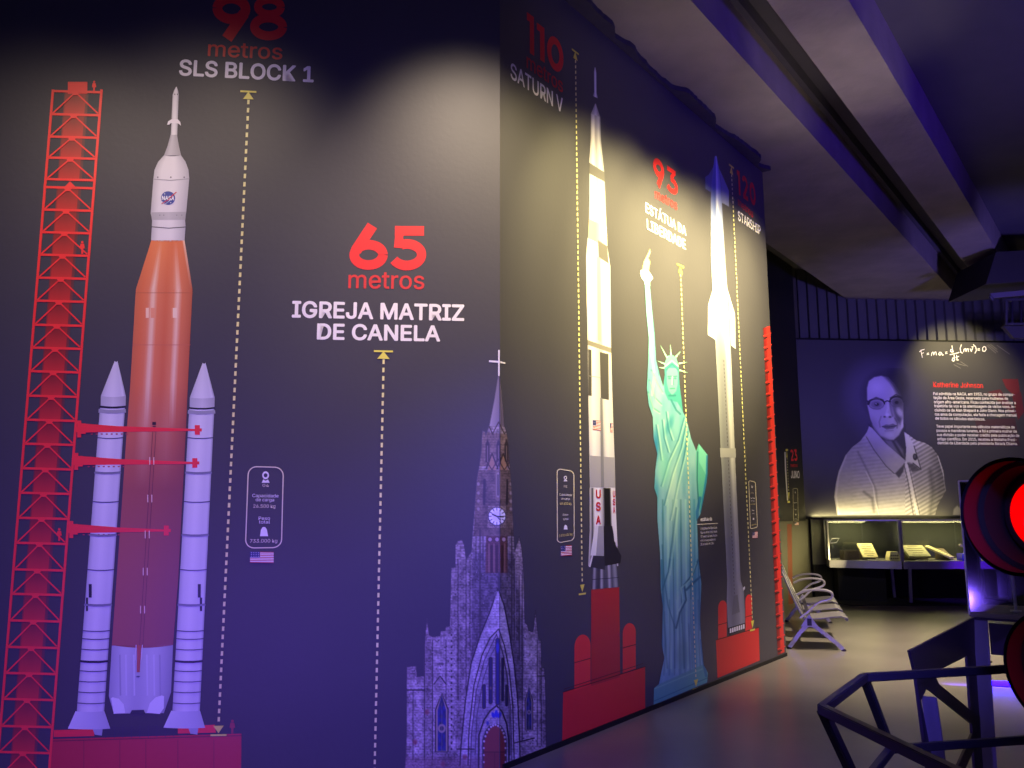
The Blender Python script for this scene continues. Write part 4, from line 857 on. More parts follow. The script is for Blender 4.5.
# lower hem and plinth
C.fill([(653.3, 706), (653.7, 688), (659, 684), (704, 664), (708.5, 673), (707, 683)], (.38, .66, .62), .85); C.stroke([(654, 701), (707, 678)], .8, (.2, .46, .5), .9); C.stroke([(655, 688.5), (702, 669)], 1.2, (.52, .78, .70), .8)
C.stroke([(701, 640), (703, 660), (706, 676)], 2.6, (.16, .42, .60), .6); C.stroke([(661, 650), (660, 668), (657, 682)], 1.4, (.2, .5, .58), .6); C.ell(682, 655, 6, 14, (.28, .52, .50), .35, 5)
C.stroke([(661.3, 560), (662.5, 600), (662, 650)], 1.6, (.16, .44, .56), .7); C.stroke([(697.6, 520), (698.6, 575), (700, 630)], 1.4, (.18, .46, .60), .7)
C.clip = None
st = empty('statue_print', WB.px(680, 700, 0), 'printed green robed statue with spiked crown and raised torch', 'mural print')
C.build(WB, 'robed_figure', st, 3)
a = Art(WB)
for tip, bx, by in (((660, 345), 667, 358), ((670, 343.6), 670.8, 355), ((680.6, 351), 675.6, 357), ((687.4, 362), 678.4, 363.5), ((687.6, 373), 679, 370), ((656.6, 360.6), 664.6, 364), ((658, 367.4), 664.2, 368)):
    dx, dy = tip[0] - bx, tip[1] - by; l = math.hypot(dx, dy); nx, ny = -dy / l * .9, dx / l * .9; a.poly([(bx + nx, by + ny), tip, (bx - nx, by - ny)], (.62, .86, .74), 4)
a.build('crown_spikes', st, 'pale spikes radiating from the crown')
a = Art(WB); a.poly([(644.6, 285), (643.6, 280), (649.9, 282), (650, 286)], (.55, .76, .76), 3.4); a.poly([(640.4, 270), (640.3, 276), (643, 280.5), (649, 283), (651.6, 280), (652.6, 277), (648, 270)], (.74, .80, .82), 3.6); a.line([(640.4, 273.6), (652, 278.8)], .9, (.93, .94, .94), 4); a.build('torch', st)
a = Art(WB); a.poly([(642, 270), (643.4, 262), (646.5, 256), (649.8, 249), (650.4, 252.5), (648, 258), (650, 262), (648.6, 270)], (.90, .84, .56), 3.8); a.build('torch_flame', st, 'pale gold flame')

# ------------------------------------------------------------------ far panel on the back wall with the portrait
uL0, zB = WC.uv(808.5, 516.5); uL1, zT = WC.uv(801, 339.3); uR = uL0 + 5.6
M_panel = mat('poster_vinyl', (.24, .235, .265), .46, 0, .05, 3, 0, .6)
PB = Plane(WC.w(0, 0, .06), dA, nA)
uL0, zB = PB.uv(805, 516.3); _, zT = PB.uv(801, 339.6); uR = uL0 + 5.6
po = empty('poster_board', PB.w((uL0 + uR) / 2, zB), 'large dark exhibition board with grey portrait and red heading on back wall', 'poster')
mb = MB(); mb.prism([PB.w(uL0, zB), PB.w(uR, zB), PB.w(uR, zT), PB.w(uL0, zT)], -nA * .05); mb.build('board', M_panel, po)
mb = MB()
for z0, z1 in ((zB - .05, zB), (zT, zT + .03)): mb.prism([PB.w(uL0 - .03, z0), PB.w(uR, z0), PB.w(uR, z1), PB.w(uL0 - .03, z1)], -nA * .05 + nA * .0)
mb.prism([PB.w(uL0 - .04, zB), PB.w(uL0, zB), PB.w(uL0, zT), PB.w(uL0 - .04, zT)], -nA * .05); mb.build('frame', mat('black_metal_frame', (.10, .10, .11), .4, .6), po)
PC = (.24, .235, .265)
C = Canvas(826, 368, 966, 515.6, .5, PC)
g = lambda v: (v, v * .99, v)
# jacket
jk = [(837.5, 518), (834, 497), (835.5, 484), (838.6, 471), (845.4, 455), (852, 447), (860, 441), (866, 433), (869, 427), (877, 436), (890, 447), (900, 456), (905, 461), (906, 448), (903, 434), (905, 432), (916, 440), (925.5, 443), (932, 447), (938, 455), (943.5, 470), (944.5, 482), (946, 491), (938, 505), (934.5, 518)]
def cloth(X, Y):
    b = .70 - .10 * np.clip((X - 905) / 30, 0, 1) + .03 * np.sin((Y * 1.0 + (X - 870) * .12) * 1.7) * np.where(X > 852, 1, .25) * np.where(X > 905, 0, 1) + .12 * np.sin((Y * .95 + X * .55) * 1.55) * np.where(X > 905, 1, 0) + .05 * (vnoise(X, Y, 3, 2, 31) - .5)
    b = b - .22 * np.clip((X - 928) / 12, 0, 1); return np.stack([b, b * .98, b * 1.0], -1)
C.fill(jk, cloth, 1, .9, True); C.clip = C.a.copy()
C.stroke([(846, 456), (838.8, 474), (836, 496), (839, 516)], 1.6, g(.86), .7, 1.5)
C.stroke([(858, 452), (868, 472), (876, 490), (878, 516)], 1.8, g(.42), .55, 2); C.stroke([(866, 472), (873, 486), (875, 500), (879, 516)], 1.2, g(.88), .7, 1); C.stroke([(864, 492), (872, 498), (874, 512)], 2.4, g(.36), .65, 2.5)
C.stroke([(862, 452), (890, 462), (896, 480)], 3, g(.80), .5, 4)
C.fill([(905, 458), (912, 472), (921, 518), (945, 518), (948, 480), (935, 450), (925, 444)], g(.40), .28, 3)
C.stroke([(905.6, 462), (910, 480), (914, 500), (918, 517)], 2.6, g(.86), .9, 1); C.stroke([(903.6, 463), (908, 482), (913.6, 517)], .8, g(.28), .8, .8); C.stroke([(908.4, 464), (913, 484), (920.4, 517)], .7, g(.28), .7, .8)
C.stroke([(930, 470), (933, 492), (930, 516)], 4, g(.26), .5, 4); C.stroke([(938, 456), (943.4, 474), (946, 490)], 1.1, g(.82), .8, .9)
C.clip = None
C.fill([(937, 497), (945, 489), (946.5, 491), (944, 500), (938, 506)], g(.45), .0)
# neck opening
C.fill([(868, 424), (905, 424), (906, 452), (905, 462), (900, 457), (889, 447), (877, 437)], g(.22), 1, 1.2, True)
C.fill([(884, 440), (896, 441), (903, 450), (904.6, 459), (899, 455), (890, 448)], g(.50), .8, 2.5)
C.stroke([(893, 441), (903, 458)], 2.4, g(.16), .8, 2)
# head
C.ell(885, 395, 21, 22, g(.15), 1, 12, 0, True)
C.ell(892, 389, 15, 20, g(.14), 1, 9, .2, True)
face = [(866.8, 388), (868.5, 381), (874, 377), (881, 375.6), (888, 377.4), (894, 384), (900, 393), (903.6, 402), (904, 418), (903, 427), (899, 435), (893.5, 440), (886.5, 439.6), (880, 436), (874.5, 429.5), (870, 419), (867, 405)]
def skin(X, Y):
    b = .64 + .08 * np.exp(-((X - 877) ** 2 / 90 + (Y - 387) ** 2 / 60)) - .34 * np.clip((X - 893) / 8, 0, 1) * np.clip((428 - Y) / 8, 0, 1) + .24 * np.exp(-((X - 902) ** 2 / 4 + (Y - 418) ** 2 / 90)); return np.stack([b, b * .98, b * .98], -1)
C.fill(face, skin, 1, 1.6, True); C.clip = C.mask(face, 1.6, (slice(None), slice(None)))
C.fill([(880, 372), (896, 374), (906, 388), (906, 400), (898, 394), (890, 382)], g(.13), .9, 4)
C.ell(876.4, 404.5, 6.6, 4.2, g(.30), .65, 3); C.ell(896.6, 402, 6, 4.4, g(.22), .75, 3)
C.fill([(891, 406), (894.5, 404), (903, 414), (900, 424), (896, 420), (893.5, 413)], g(.24), .65, 3); C.ell(899.6, 412.5, 2.6, 5, g(.70), .75, 2.2, -.5); C.ell(902.8, 425, 1.3, 5, g(.78), .7, 1.5)
C.stroke([(869, 401), (876, 397.4), (883, 400)], 1.2, g(.22), .9, 1); C.stroke([(890.4, 398), (896, 394.6), (901, 397)], 1.2, g(.18), .9, 1)
C.ell(876.8, 404.4, 2.2, 1.5, g(.08), .95, .9); C.ell(896.6, 402.4, 1.9, 1.5, g(.06), .95, .9); C.ell(876, 403.8, .6, .5, g(.8)); C.stroke([(873, 408.4), (880, 409)], 1.2, g(.44), .7, 1.4)
C.stroke([(887.6, 400), (888, 408), (885.8, 415.5)], 1.8, g(.76), .6, 2); C.stroke([(889.8, 402), (891, 410), (892.6, 416)], 1.6, g(.30), .7, 1.8)
C.ell(884.6, 416.8, 1.2, .9, g(.20), .9, .9); C.ell(890, 417, 1.4, .9, g(.16), .9, .9); C.ell(887.4, 414.8, 2, 1.6, g(.80), .6, 1.4)
C.stroke([(881, 416.5), (879.2, 422), (880, 427)], 1.1, g(.38), .7, 1.2); C.stroke([(894.6, 418), (897.4, 423), (897, 428)], 1.1, g(.28), .7, 1.2)
C.fill([(881.6, 426.4), (886, 424.4), (889, 424.8), (893, 423.6), (897, 425.6), (893.6, 428.6), (886.4, 429.6)], g(.34), .85, .8); C.stroke([(882.4, 426.8), (889, 427), (896.6, 425.8)], .8, g(.12), .9, .6); C.stroke([(885, 431), (893, 430.4)], 1, g(.44), .6, 1.2); C.ell(889.4, 435, 4.4, 2.6, g(.74), .5, 2)
C.ell(873, 424, 4, 7, g(.48), .4, 4, -.3); C.stroke([(872, 426), (880, 436.6), (888, 440)], 2, g(.30), .6, 2)
C.clip = None
# glasses
for cx, cy, rx, ry in ((876.4, 404.2, 7.5, 5.0), (896.8, 402.0, 6.6, 5.0)):
    pts = [(cx + rx * math.cos(t / 10 * math.pi), cy + ry * math.sin(t / 10 * math.pi)) for t in range(21)]; C.stroke(pts[:11], .6, g(.30), .8, .6)
    up = [(cx + rx * 1.08 * math.cos(math.pi * (1 + t / 10)), cy - .4 + ry * math.sin(math.pi * (1 + t / 10))) for t in range(11)]; C.stroke(up, [2.6, 2.3, 2.0, 1.8, 1.6, 1.6, 1.6, 1.6, 1.6, 1.5, 1.4] if cx < 885 else [1.4, 1.5, 1.6, 1.6, 1.6, 1.6, 1.8, 1.9, 2.1, 2.3, 2.4], g(.07), 1, .6)
C.stroke([(883.8, 402.6), (887, 400.8), (890.4, 401.6)], 1.2, g(.1)); C.stroke([(869.4, 402.6), (866.4, 400.8)], 1.8, g(.1)); C.stroke([(903.2, 400), (905.8, 397)], 1.6, g(.14)); C.stroke([(870, 398.6), (880, 399)], .5, g(.75), .6)
C.ell(867.6, 419, 1.1, 1.2, g(.8), .9, .8)
# collars
C.fill([(868.8, 426), (872, 428), (886, 443.6), (898, 454), (905.4, 460.6), (902, 466), (894, 473), (886, 465), (874, 449), (866.4, 436)], lambda X, Y: np.stack([.70 + .04 * (vnoise(X, Y, 4, 4, 41) - .5)] * 3, -1) * np.array([1, .98, 1]), 1, .9, True)
C.stroke([(866.4, 437), (874, 450), (886, 466), (894, 473.4)], 1.0, g(.34), .8, .9); C.fill([(895, 473.5), (905, 463), (903, 472), (899, 478)], g(.22), .8, 1.5)
C.fill([(904.2, 432), (909, 436), (914, 446), (921, 469), (913, 463), (905.8, 461.4), (906.4, 448)], g(.76), 1, .9, True); C.stroke([(914, 446), (921, 469.4), (913, 463)], .9, g(.2), .9, .8); C.fill([(907, 463), (913, 464), (920.6, 470), (912, 472)], g(.24), .7, 1.5)
C.ell(915, 457, 2.2, 3.4, g(.18), 1, .7, -.15); C.ell(914.8, 456.6, 1.1, 1.8, g(.36), 1, .7)
C.fill([(952, 516), (953, 509), (957, 504.5), (961, 508), (962.5, 516)], g(.62), .8, 2.5, True)
C.build(PB, 'portrait_print', po, 2, lambda X, Y: Y < 515.4, 'grey print of a person with glasses and light striped jacket')
a = Art(PB); TOPR = (.9, .22, .20)
put_text(a, 'Katherine Johnson', (933.4, 387), (983, 388), 382, TOPR, .008, 5); a.build('heading_lettering', po, 'thin red heading')
TX = [('Foi admitida na NACA, em 1953, no grupo de compu-', 933.4, 1014.5, 395), ('tação da Área Oeste, reservado para mulheres de', 933.6, 1008, 399), ('origem afro-americana. Ficou conhecida por analisar a', 933.9, 1015.6, 403.2), ('trajetória de voo e da aterrissagem de vários voos, in-', 934.3, 1015.4, 407.2),
      ('cluindo os de Alan Shepard e John Glenn. Nos primei-', 934.7, 1015.8, 411.4), ('ros anos da computação, ela fazia a checagem manual', 935, 1016.6, 415.6), ('de todos os cálculos eletrônicos.', 935.4, 985, 419.6),
      ('Teve papel importante nos cálculos matemáticos de', 936.4, 1014.6, 427.6), ('pousos e manobras lunares, e foi a primeira mulher de', 936.6, 1016.8, 431.8), ('sua divisão a poder receber crédito pela publicação de', 937, 1019.2, 436), ('artigo científico. Em 2015, recebeu a Medalha Presi-', 937.4, 1016.4, 440.2), ('dencial da Liberdade pelo presidente Barack Obama.', 937.6, 1017.6, 444.2)]
a = Art(PB)
for t, x0, x1, y in TX: put_text(a, t, (x0, y), (x1, y + .9), y - 2.75, (.95, .93, .94), .012, 5)
a.build('paragraph_lettering', po, 'white paragraph text')
a = Art(PB)
a.poly([(1002, 379), (1018, 379), (1020, 392), (1014, 396), (1006, 388)], (.42, .16, .20), 2); a.poly([(988, 392), (1000, 389), (1016, 412), (1014, 416)], (.34, .17, .21), 2); a.poly([(1012, 396), (1021, 392), (1024, 412), (1018, 420)], (.38, .16, .2), 2)
a.poly([(975, 420), (1015, 418), (1020, 446), (980, 446)], (.28, .19, .23), 2); a.build('red_swirl', po, 'faint dark red shape behind the text')
# handwritten formula
a = Art(PB); HW = (.97, .95, .97); S = 8.26
def hw(pts, w=.75): a.line([(900 + x / S, 330 + y / S) for x, y in pts], w, HW, 5)
hw([(172, 165), (176, 195), (184, 226)]); hw([(160, 180), (180, 166), (200, 160)]); hw([(176, 196), (194, 188)]); hw([(222, 194), (236, 190)]); hw([(222, 204), (238, 200)])
hw([(258, 212), (262, 190), (272, 182), (278, 206), (286, 184), (296, 182), (300, 208)]); hw([(340, 186), (326, 184), (318, 200), (328, 210), (342, 190), (350, 208), (358, 206)]); hw([(374, 184), (388, 180)]); hw([(374, 196), (390, 192)])
hw([(428, 130), (434, 168), (440, 182)]); hw([(434, 164), (420, 160), (416, 176), (430, 184), (438, 176)]); hw([(412, 204), (450, 196), (486, 186)])
hw([(446, 206), (450, 246)]); hw([(450, 232), (434, 232), (430, 252), (442, 258), (452, 244)]); hw([(466, 208), (470, 248), (482, 248)]); hw([(460, 226), (484, 218)])
hw([(506, 122), (496, 150), (500, 182), (514, 192)]); hw([(524, 182), (528, 160), (540, 154), (544, 178), (552, 156), (562, 156), (564, 178)]); hw([(578, 156), (588, 178), (600, 144)]); hw([(604, 120), (624, 140), (630, 168), (618, 192)]); hw([(588, 140), (606, 136)], .5)
hw([(640, 158), (656, 154)]); hw([(642, 168), (658, 166)]); hw([(690, 138), (680, 150), (682, 174), (698, 178), (710, 162), (706, 142), (692, 136)])
a.build('formula_writing', po, 'white handwritten formula')
a = Art(PB)
for p in ([(718, 128), (790, 190)], [(730, 122), (806, 182)], [(748, 120), (800, 160)], [(800, 126), (905, 200)], [(445, 286), (500, 316)], [(470, 276), (540, 296)], [(500, 262), (560, 300)]): a.line([(900 + x / S, 330 + y / S) for x, y in p], .7, (.42, .41, .42), 3)
a.build('chalk_smears', po, 'faint grey chalk smears')

# dark printed panel on the passage wall with the thin rocket
zJ = 1.42
mb = MB(); mb.prism([wd(-8, zJ), wd(.1, zJ), wd(.1, 6.28), wd(-8, 6.28)], nB * .02); struct('trim_9', mb, mat('panel_black', (.12, .12, .13), .5, 0, .08, 5), 'black printed panel on passage wall above the bench')
jn = empty('rocket_print', WJ.px(788, 501), 'printed thin white rocket on the passage wall beside JUNO', 'mural print')
a = Art(WJ); a.shade([(784.3, 452), (784.8, 470), (786.9, 500.5)], [(785.6, 452), (786.3, 470), (788.0, 500.5)], [(0, (.8, .8, .84)), (.5, (.93, .93, .95)), (1, (.7, .7, .76))], 2, 4); a.build('rocket_body', jn)
jt = empty('launch_tower_print', WD.px(789, 600, .002), 'faint printed red gantry low on the passage wall', 'mural print')
a = Art(WD); a.poly([(787, 524), (791.5, 524), (793, 606), (788.5, 606)], (.48, .26, .20), 1); a.build('gantry_lattice', jt)

# ------------------------------------------------------------------ display cases
def glass_mat(name, tint=(.9, .93, .95), rough=.03, refl=.09):
    m = bpy.data.materials.new(name); m.use_nodes = True; nt = m.node_tree; nt.nodes.clear()
    o = nt.nodes.new('ShaderNodeOutputMaterial'); mx = nt.nodes.new('ShaderNodeMixShader'); t = nt.nodes.new('ShaderNodeBsdfTransparent'); g_ = nt.nodes.new('ShaderNodeBsdfGlossy'); f = nt.nodes.new('ShaderNodeFresnel')
    t.inputs[0].default_value = (*tint, 1); g_.inputs['Roughness'].default_value = rough; f.inputs[0].default_value = 1.45
    nt.links.new(f.outputs[0], mx.inputs[0]); nt.links.new(t.outputs[0], mx.inputs[1]); nt.links.new(g_.outputs[0], mx.inputs[2]); nt.links.new(mx.outputs[0], o.inputs[0]); return m
GLASS = glass_mat('clear_glass')
M_steel = mat('brushed_light_metal', (.74, .73, .76), .3, .55, .05, 20)
M_case = mat('grey_case_metal', (.64, .63, .66), .45, .2, .06, 8)
M_dark = mat('dark_painted_steel', (.175, .16, .235), .42, .2, .1, 9)
M_under = mat('black_velvet', (.035, .035, .04), .9)
struct('trim_6', MB().prism([Vector((5.35, 15.95, .0)), Vector((5.75, 14.78, 0)), Vector((9.6, 14.72, 0)), Vector((13.3, 14.9, 0)), Vector((13.3, 16.5, 0)), Vector((5.35, 16.0, 0))], UP * .015), M_under, 'black platform under the display cases')
bk = MB().prism([WC.w(-1.25, 0, .02), WC.w(6.5, 0, .02), WC.w(6.5, .62, .02), WC.w(-1.25, .62, .02)], nA * .03); struct('trim_7', bk, M_under, 'black skirting board behind the display cases')
struct('trim_8', MB().prism([WC.w(-1.25, .62, .02), WC.w(6.5, .62, .02), WC.w(6.5, 1.5, .02), WC.w(-1.25, 1.5, .02)], nA * .02), mat('olive_grey_backboard', (.35, .34, .31), .7, 0, .2, 2), 'grey back board behind the glass cases')
def case(corners, label, zb=.60, zs=.73, zt=1.42):
    """corners: front left, front right, back right, back left"""
    c = [Vector((x, y, 0)) for x, y in corners]; cen = sum(c, Vector()) / 4
    r = empty('display_case', cen, label, 'display case', 'glass display cases under the portrait board')
    MB().prism([p + UP * zb for p in c], UP * (zs - zb)).build('case_base', M_case, r)
    MB().prism([p + UP * zs + (cen - p) * .03 for p in c], UP * .004).build('display_floor', mat('case_lining_grey', (.34, .33, .31), .8), r)
    for i in range(4):
        a, b = c[i], c[(i + 1) % 4]; n = (b - a).cross(UP).normalized()
        MB().prism([a + UP * zs, b + UP * zs, b + UP * zt, a + UP * zt], -n * .006).build('glass_pane', GLASS, r)
    MB().prism([p + UP * zt for p in c], UP * .008).build('glass_top', GLASS, r)
    for i in range(4):
        MB().bar(c[i] + UP * zs, c[i] + UP * (zt + .01), .026).build('corner_post', M_steel, r)
        MB().bar(c[i] + UP * (zt + .01), c[(i + 1) % 4] + UP * (zt + .01), .016).build('top_rail', M_steel, r)
    return r, c
def trestle(r, a, b, zb=.60):
    a, b = Vector((*a, 0)), Vector((*b, 0)); a.z = b.z = .015
    for p, q in ((a, b), (b, a)):
        MB().bar(p + UP * .02, p + (q - p) * -.06 + UP * zb, .045).build('leg', M_steel, r)
    MB().bar(a + UP * .02, b + UP * .02, .03).build('foot_rail', M_dark, r)
ca, c1 = case([(5.66, 15.40), (6.735, 14.93), (7.13, 15.85), (5.80, 15.93)], 'left glass display case with two small open boxes, nearest the bench')
MB().prism([Vector((5.85, 15.55, .015)), Vector((6.6, 15.3, .015)), Vector((6.62, 15.85, .015)), Vector((5.9, 15.88, .015))], UP * .585).build('plinth', M_under, ca)
cb_, c2 = case([(6.765, 14.93), (8.7, 14.93), (8.7, 15.9), (7.18, 15.9)], 'right glass display case with bluish base, partly behind the red signal lamp')
trestle(cb_, (8.6, 15.0), (8.6, 15.8)); trestle(cb_, (6.87, 14.98), (6.93, 15.75))
M_paper = mat('aged_yellow_paper', (.80, .76, .56), .8, 0, .12, 30); M_ink = mat('printed_dark_ink', (.30, .27, .20), .8); M_wood = mat('dark_wooden_box', (.30, .25, .18), .6, 0, .2, 14); M_card = mat('white_card', (.88, .86, .8), .8)
def at(x, y, Y): r = ray(x, y); return r * (Y / r.y) + Vector((0, 0, EYE))
ZF = .735
# small open dark box
p = at(849.5, 556, 15.45); p.z = ZF + .002
r = empty('open_box', p, 'small dark open-topped box at left in the left case', 'box')
mb = MB(); w, d, h = .26, .2, .16
for sx, sy, lx, ly in ((-1, 0, .012, d), (1, 0, .012, d), (0, -1, w, .012), (0, 1, w, .012)): mb.box(p + Vector((sx * w / 2, sy * d / 2, h / 2)), (lx + (.012 if lx > .1 else 0), ly, h))
mb.box(p + Vector((0, 0, .01)), (w, d, .012)); mb.build('box_body', M_wood, r); MB().box(p + Vector((-w * .2, -.02, .19)), (.18, .02, .05), Matrix.Rotation(.3, 3, 'X')).build('lid_edge', M_wood, r) if 0 else None
# open booklet on a stand
def sloped(name, label, cat, X0, X1, yb, Y, depth, tilt, thick, m, ink=6, stand=True, skew=0):
    a = at(X0, yb, Y); b = at(X1, yb, Y); c = (a + b) / 2; c.z = ZF
    r = empty(name, c, label, cat); w = b.x - a.x
    R = Matrix.Rotation(tilt, 3, 'X') @ Matrix.Rotation(0, 3, 'Z')
    R = Matrix.Rotation(skew, 3, 'Z') @ R
    up_ = R @ Vector((0, 0, 1)); fr = c + Vector((0, 0, .03)) + R @ Vector((0, depth / 2, thick / 2))
    MB().box(fr, (w, depth, thick), R, .003).build('cover', m, r)
    a_ = MB()
    for k in range(ink): a_.box(fr + R @ Vector((0, depth * (.4 - .8 * k / max(1, ink - 1)), thick / 2 + .0015)), (w * (.7 if k % 3 else .45), depth * .035, .002), R)
    a_.build('printed_lines', M_ink, r)
    if stand:
        s_ = MB(); hh = math.sin(tilt) * depth; s_.prism([c + Vector((-w * .42, .01, .0)), c + Vector((-w * .42, depth * math.cos(tilt), .0)), c + Vector((-w * .42, depth * math.cos(tilt), max(.02, hh)))], Vector((w * .84, 0, 0))); s_.build('stand', M_wood, r)
    MB().box(c + Vector((0, -.07, .006)), (w * .55, .035, .008), None).build('caption_card', M_card, r)
    return r
sloped('booklet', 'tilted yellow booklet on a wedge stand in the left case', 'booklet', 863, 878, 558, 15.30, .34, .75, .03, M_paper, 7)
def gadget(x0, x1, yb, Y):
    a = at(x0, yb, Y); b = at(x1, yb, Y); c = (a + b) / 2; c.z = ZF; w = b.x - a.x
    r = empty('pocket_calculator', c, 'small rounded yellowish instrument beside the case divider', 'instrument')
    MB().prism([c + Vector((-w / 2, 0, 0)), c + Vector((-w / 2, 0, .06)), c + Vector((-w / 3, 0, .15)), c + Vector((w / 3, 0, .15)), c + Vector((w / 2, 0, .06)), c + Vector((w / 2, 0, 0))], Vector((0, .16, 0))).build('body', M_paper, r)
    m = MB()
    for i in range(4):
        for j in range(2): m.box(c + Vector((-w * .3 + i * w * .2, -.003, .035 + j * .05)), (w * .12, .008, .025))
    m.build('keys', M_ink, r)
gadget(889.5, 900, 559, 15.15)
sloped('typewriter_case', 'wide grey-yellow sloping case with dark opening below, in right case', 'case', 909, 931, 558, 15.15, .36, .52, .05, mat('faded_olive_paint', (.62, .60, .42), .6, 0, .15, 18), 5)
sloped('slide_rule_board', 'long yellow sloping board in right case beside the clear column', 'board', 946, 957, 558.5, 15.15, .46, .42, .03, M_paper, 8, True, .75)
fp = at(834, 541, 15.78); r = empty('outline_plate', fp, 'thin wire outline plate hanging at left in left case', 'plate')
MB().tube([fp + Vector((-.1, 0, -.04)), fp + Vector((.04, 0, -.03)), fp + Vector((.1, 0, .05)), fp + Vector((-.03, 0, .045))], .006, 5, True).build('wire_outline', M_steel, r)
fp = at(969, 561, 15.1); fp.z = ZF; r = empty('model_lander', fp, 'small gold and white model on a blue block at right of case', 'model')
MB().box(fp + UP * .06, (.32, .2, .12), None, .004).build('blue_block', mat('blue_block_paint', (.16, .12, .75), .4), r)
m = MB(); m.box(fp + UP * .22, (.12, .1, .13), Matrix.Rotation(.4, 3, 'Z'), .01); m.box(fp + Vector((-.1, 0, .25)), (.10, .05, .03), Matrix.Rotation(.5, 3, 'Y')); m.box(fp + Vector((.08, 0, .27)), (.03, .03, .05)); m.build('lander_body', M_paper, r)
m = MB()
for sx in (-1, 1): m.tube([fp + Vector((sx * .04, 0, .18)), fp + Vector((sx * .09, 0, .12))], .006, 6)
m.tube([fp + Vector((0, 0, .28)), fp + Vector((.02, 0, .34))], .004, 6); m.build('lander_legs', M_steel, r)
for x, c_ in ((860, 0), (932, 1)): pass

# ------------------------------------------------------------------ waiting bench
TH = math.radians(17.2); bf = Vector((math.cos(TH), -math.sin(TH), 0)); bd = Vector((math.sin(TH), math.cos(TH), 0)); B0 = Vector((3.24, 10.26, 0))
def bp(a, l, z): return B0 + bf * a + bd * l + UP * z
LEN = 2.62
bench = empty('waiting_bench', bp(.3, LEN / 2, 0), 'row of metal waiting seats with looped armrests behind the diagonal wall', 'bench')
M_perf = mat('satin_seat_metal', (.52, .51, .54), .35, .4, .06, 30)
MB().bar(bp(.24, -.02, .315), bp(.24, LEN + .02, .315), .05, .08).build('cross_beam', M_dark, bench)
for l in (.02, LEN - .02):
    f_ = MB()
    for pts in ([(.0, .015), (.05, .08), (.13, .19), (.20, .26), (.24, .30)], [(.60, .015), (.52, .09), (.40, .19), (.31, .26), (.24, .30)]):
        for (a0, z0), (a1, z1) in zip(pts, pts[1:]): f_.bar(bp(a0, l, z0), bp(a1, l, z1), .045, .035, bd, .006)
    f_.prism([bp(.14, l - .02, .26), bp(.34, l - .02, .26), bp(.24, l - .02, .40)], bd * .04)
    lg = f_.build('leg_frame', M_steel, bench)
    for a0 in (.0, .60): MB().lathe(bp(a0, l, 0), UP, [(0, .028), (.018, .026), (.025, .012)], 12).build('foot', M_dark, lg)
n = 3; pit = LEN / n
for i in range(n):
    l0, l1 = .06 + i * pit, (i + 1) * pit - (.26 if i < 2 else .05)
    pf = [(.20, .36), (.24, .345), (.36, .355), (.50, .375), (.60, .385), (.645, .372), (.66, .345)]
    m = MB(); m.prism([bp(a, l0, z) for a, z in pf] + [bp(a, l0, z - .012) for a, z in pf[::-1]], bd * (l1 - l0))
    m.tube([bp(.655, l0, .35), bp(.655, l1, .35)], .018, 8); m.build('seat', M_perf, bench)
    pb = [(.20, .33), (.15, .42), (.09, .55), (.03, .70), (-.03, .86), (-.05, .89), (-.075, .88)]
    m = MB(); m.prism([bp(a, l0, z) for a, z in pb] + [bp(a - .014, l0, z - .004) for a, z in pb[::-1]], bd * (l1 - l0)); m.build('backrest', M_perf, bench)
for i in (0, 2, 3):
    l = i * pit
    lp = [(.14, .36), (.22, .42), (.34, .53), (.46, .575), (.505, .61), (.50, .655), (.44, .68), (.32, .685), (.2, .665), (.11, .62)]
    sm = []
    for k in range(len(lp) - 1):
        for t in (0, .33, .66):
            q0 = lp[max(0, k - 1)]; q1, q2 = lp[k], lp[k + 1]; q3 = lp[min(len(lp) - 1, k + 2)]
            sm.append(tuple(.5 * (2 * q1[j] + (q2[j] - q0[j]) * t + (2 * q0[j] - 5 * q1[j] + 4 * q2[j] - q3[j]) * t * t + (3 * q1[j] - q0[j] - 3 * q2[j] + q3[j]) * t ** 3) for j in (0, 1)))
    sm.append(lp[-1]); MB().tube([bp(a, l, z) for a, z in sm], .015, 8).build('armrest', M_steel, bench, smooth=True)

# ------------------------------------------------------------------ faceted black tube frame (foreground)
fr = empty('tube_frame', (1.7, 2.5, 0), 'black faceted frame of square steel tubes in the foreground', 'frame')
def atz(x, y, z): r = ray(x, y); return r * ((z - EYE) / r.z) + Vector((0, 0, EYE))
Q1, Q2 = atz(822, 709, 1.0), atz(864, 677.5, 1.0); Q3 = atz(1090, 664, 1.0); Q6 = Vector((1.05, 1.82, 1.0)); Q4 = Vector((2.54, 2.58, 1.0)); Q5 = Vector((1.9, 1.72, 1.0))
J2 = atz(891, 749, .70); J3 = atz(1100, 735, .70)
ring = [Q1, Q2, Q3, Q4, Q5, Q6]
for a, b in zip(ring, ring[1:] + ring[:1]): MB().bar(a, b, .029, .029, UP, .003).build('top_tube', M_dark, fr)
K6, K5, K4 = Vector((1.2, 2.0, 0)), Vector((1.8, 2.0, 0)), Vector((2.24, 2.58, 0)); K2 = Vector((J2.x, J2.y, 0)); K3 = Vector((J3.x, J3.y, 0))
for a, b in ((Q1, atz(870, 812, .654)), (Q2, J2), (J2, K2), (J2, atz(862, 786, .654)), (J2, J3), (Q3, J3), (J3, K3), (Q4, K4), (Q5, K5), (Q6, K6)):
    MB().bar(a, b, .029, .029, UP, .003).build('side_tube', M_dark, fr)
K0 = atz(870, 812, .654); MB().bar(K0, Vector((K0.x, K0.y, 0)), .029, .029, UP, .003).build('side_tube', M_dark, fr); MB().bar(atz(862, 786, .654), K0, .029, .029, UP, .003).build('side_tube', M_dark, fr)
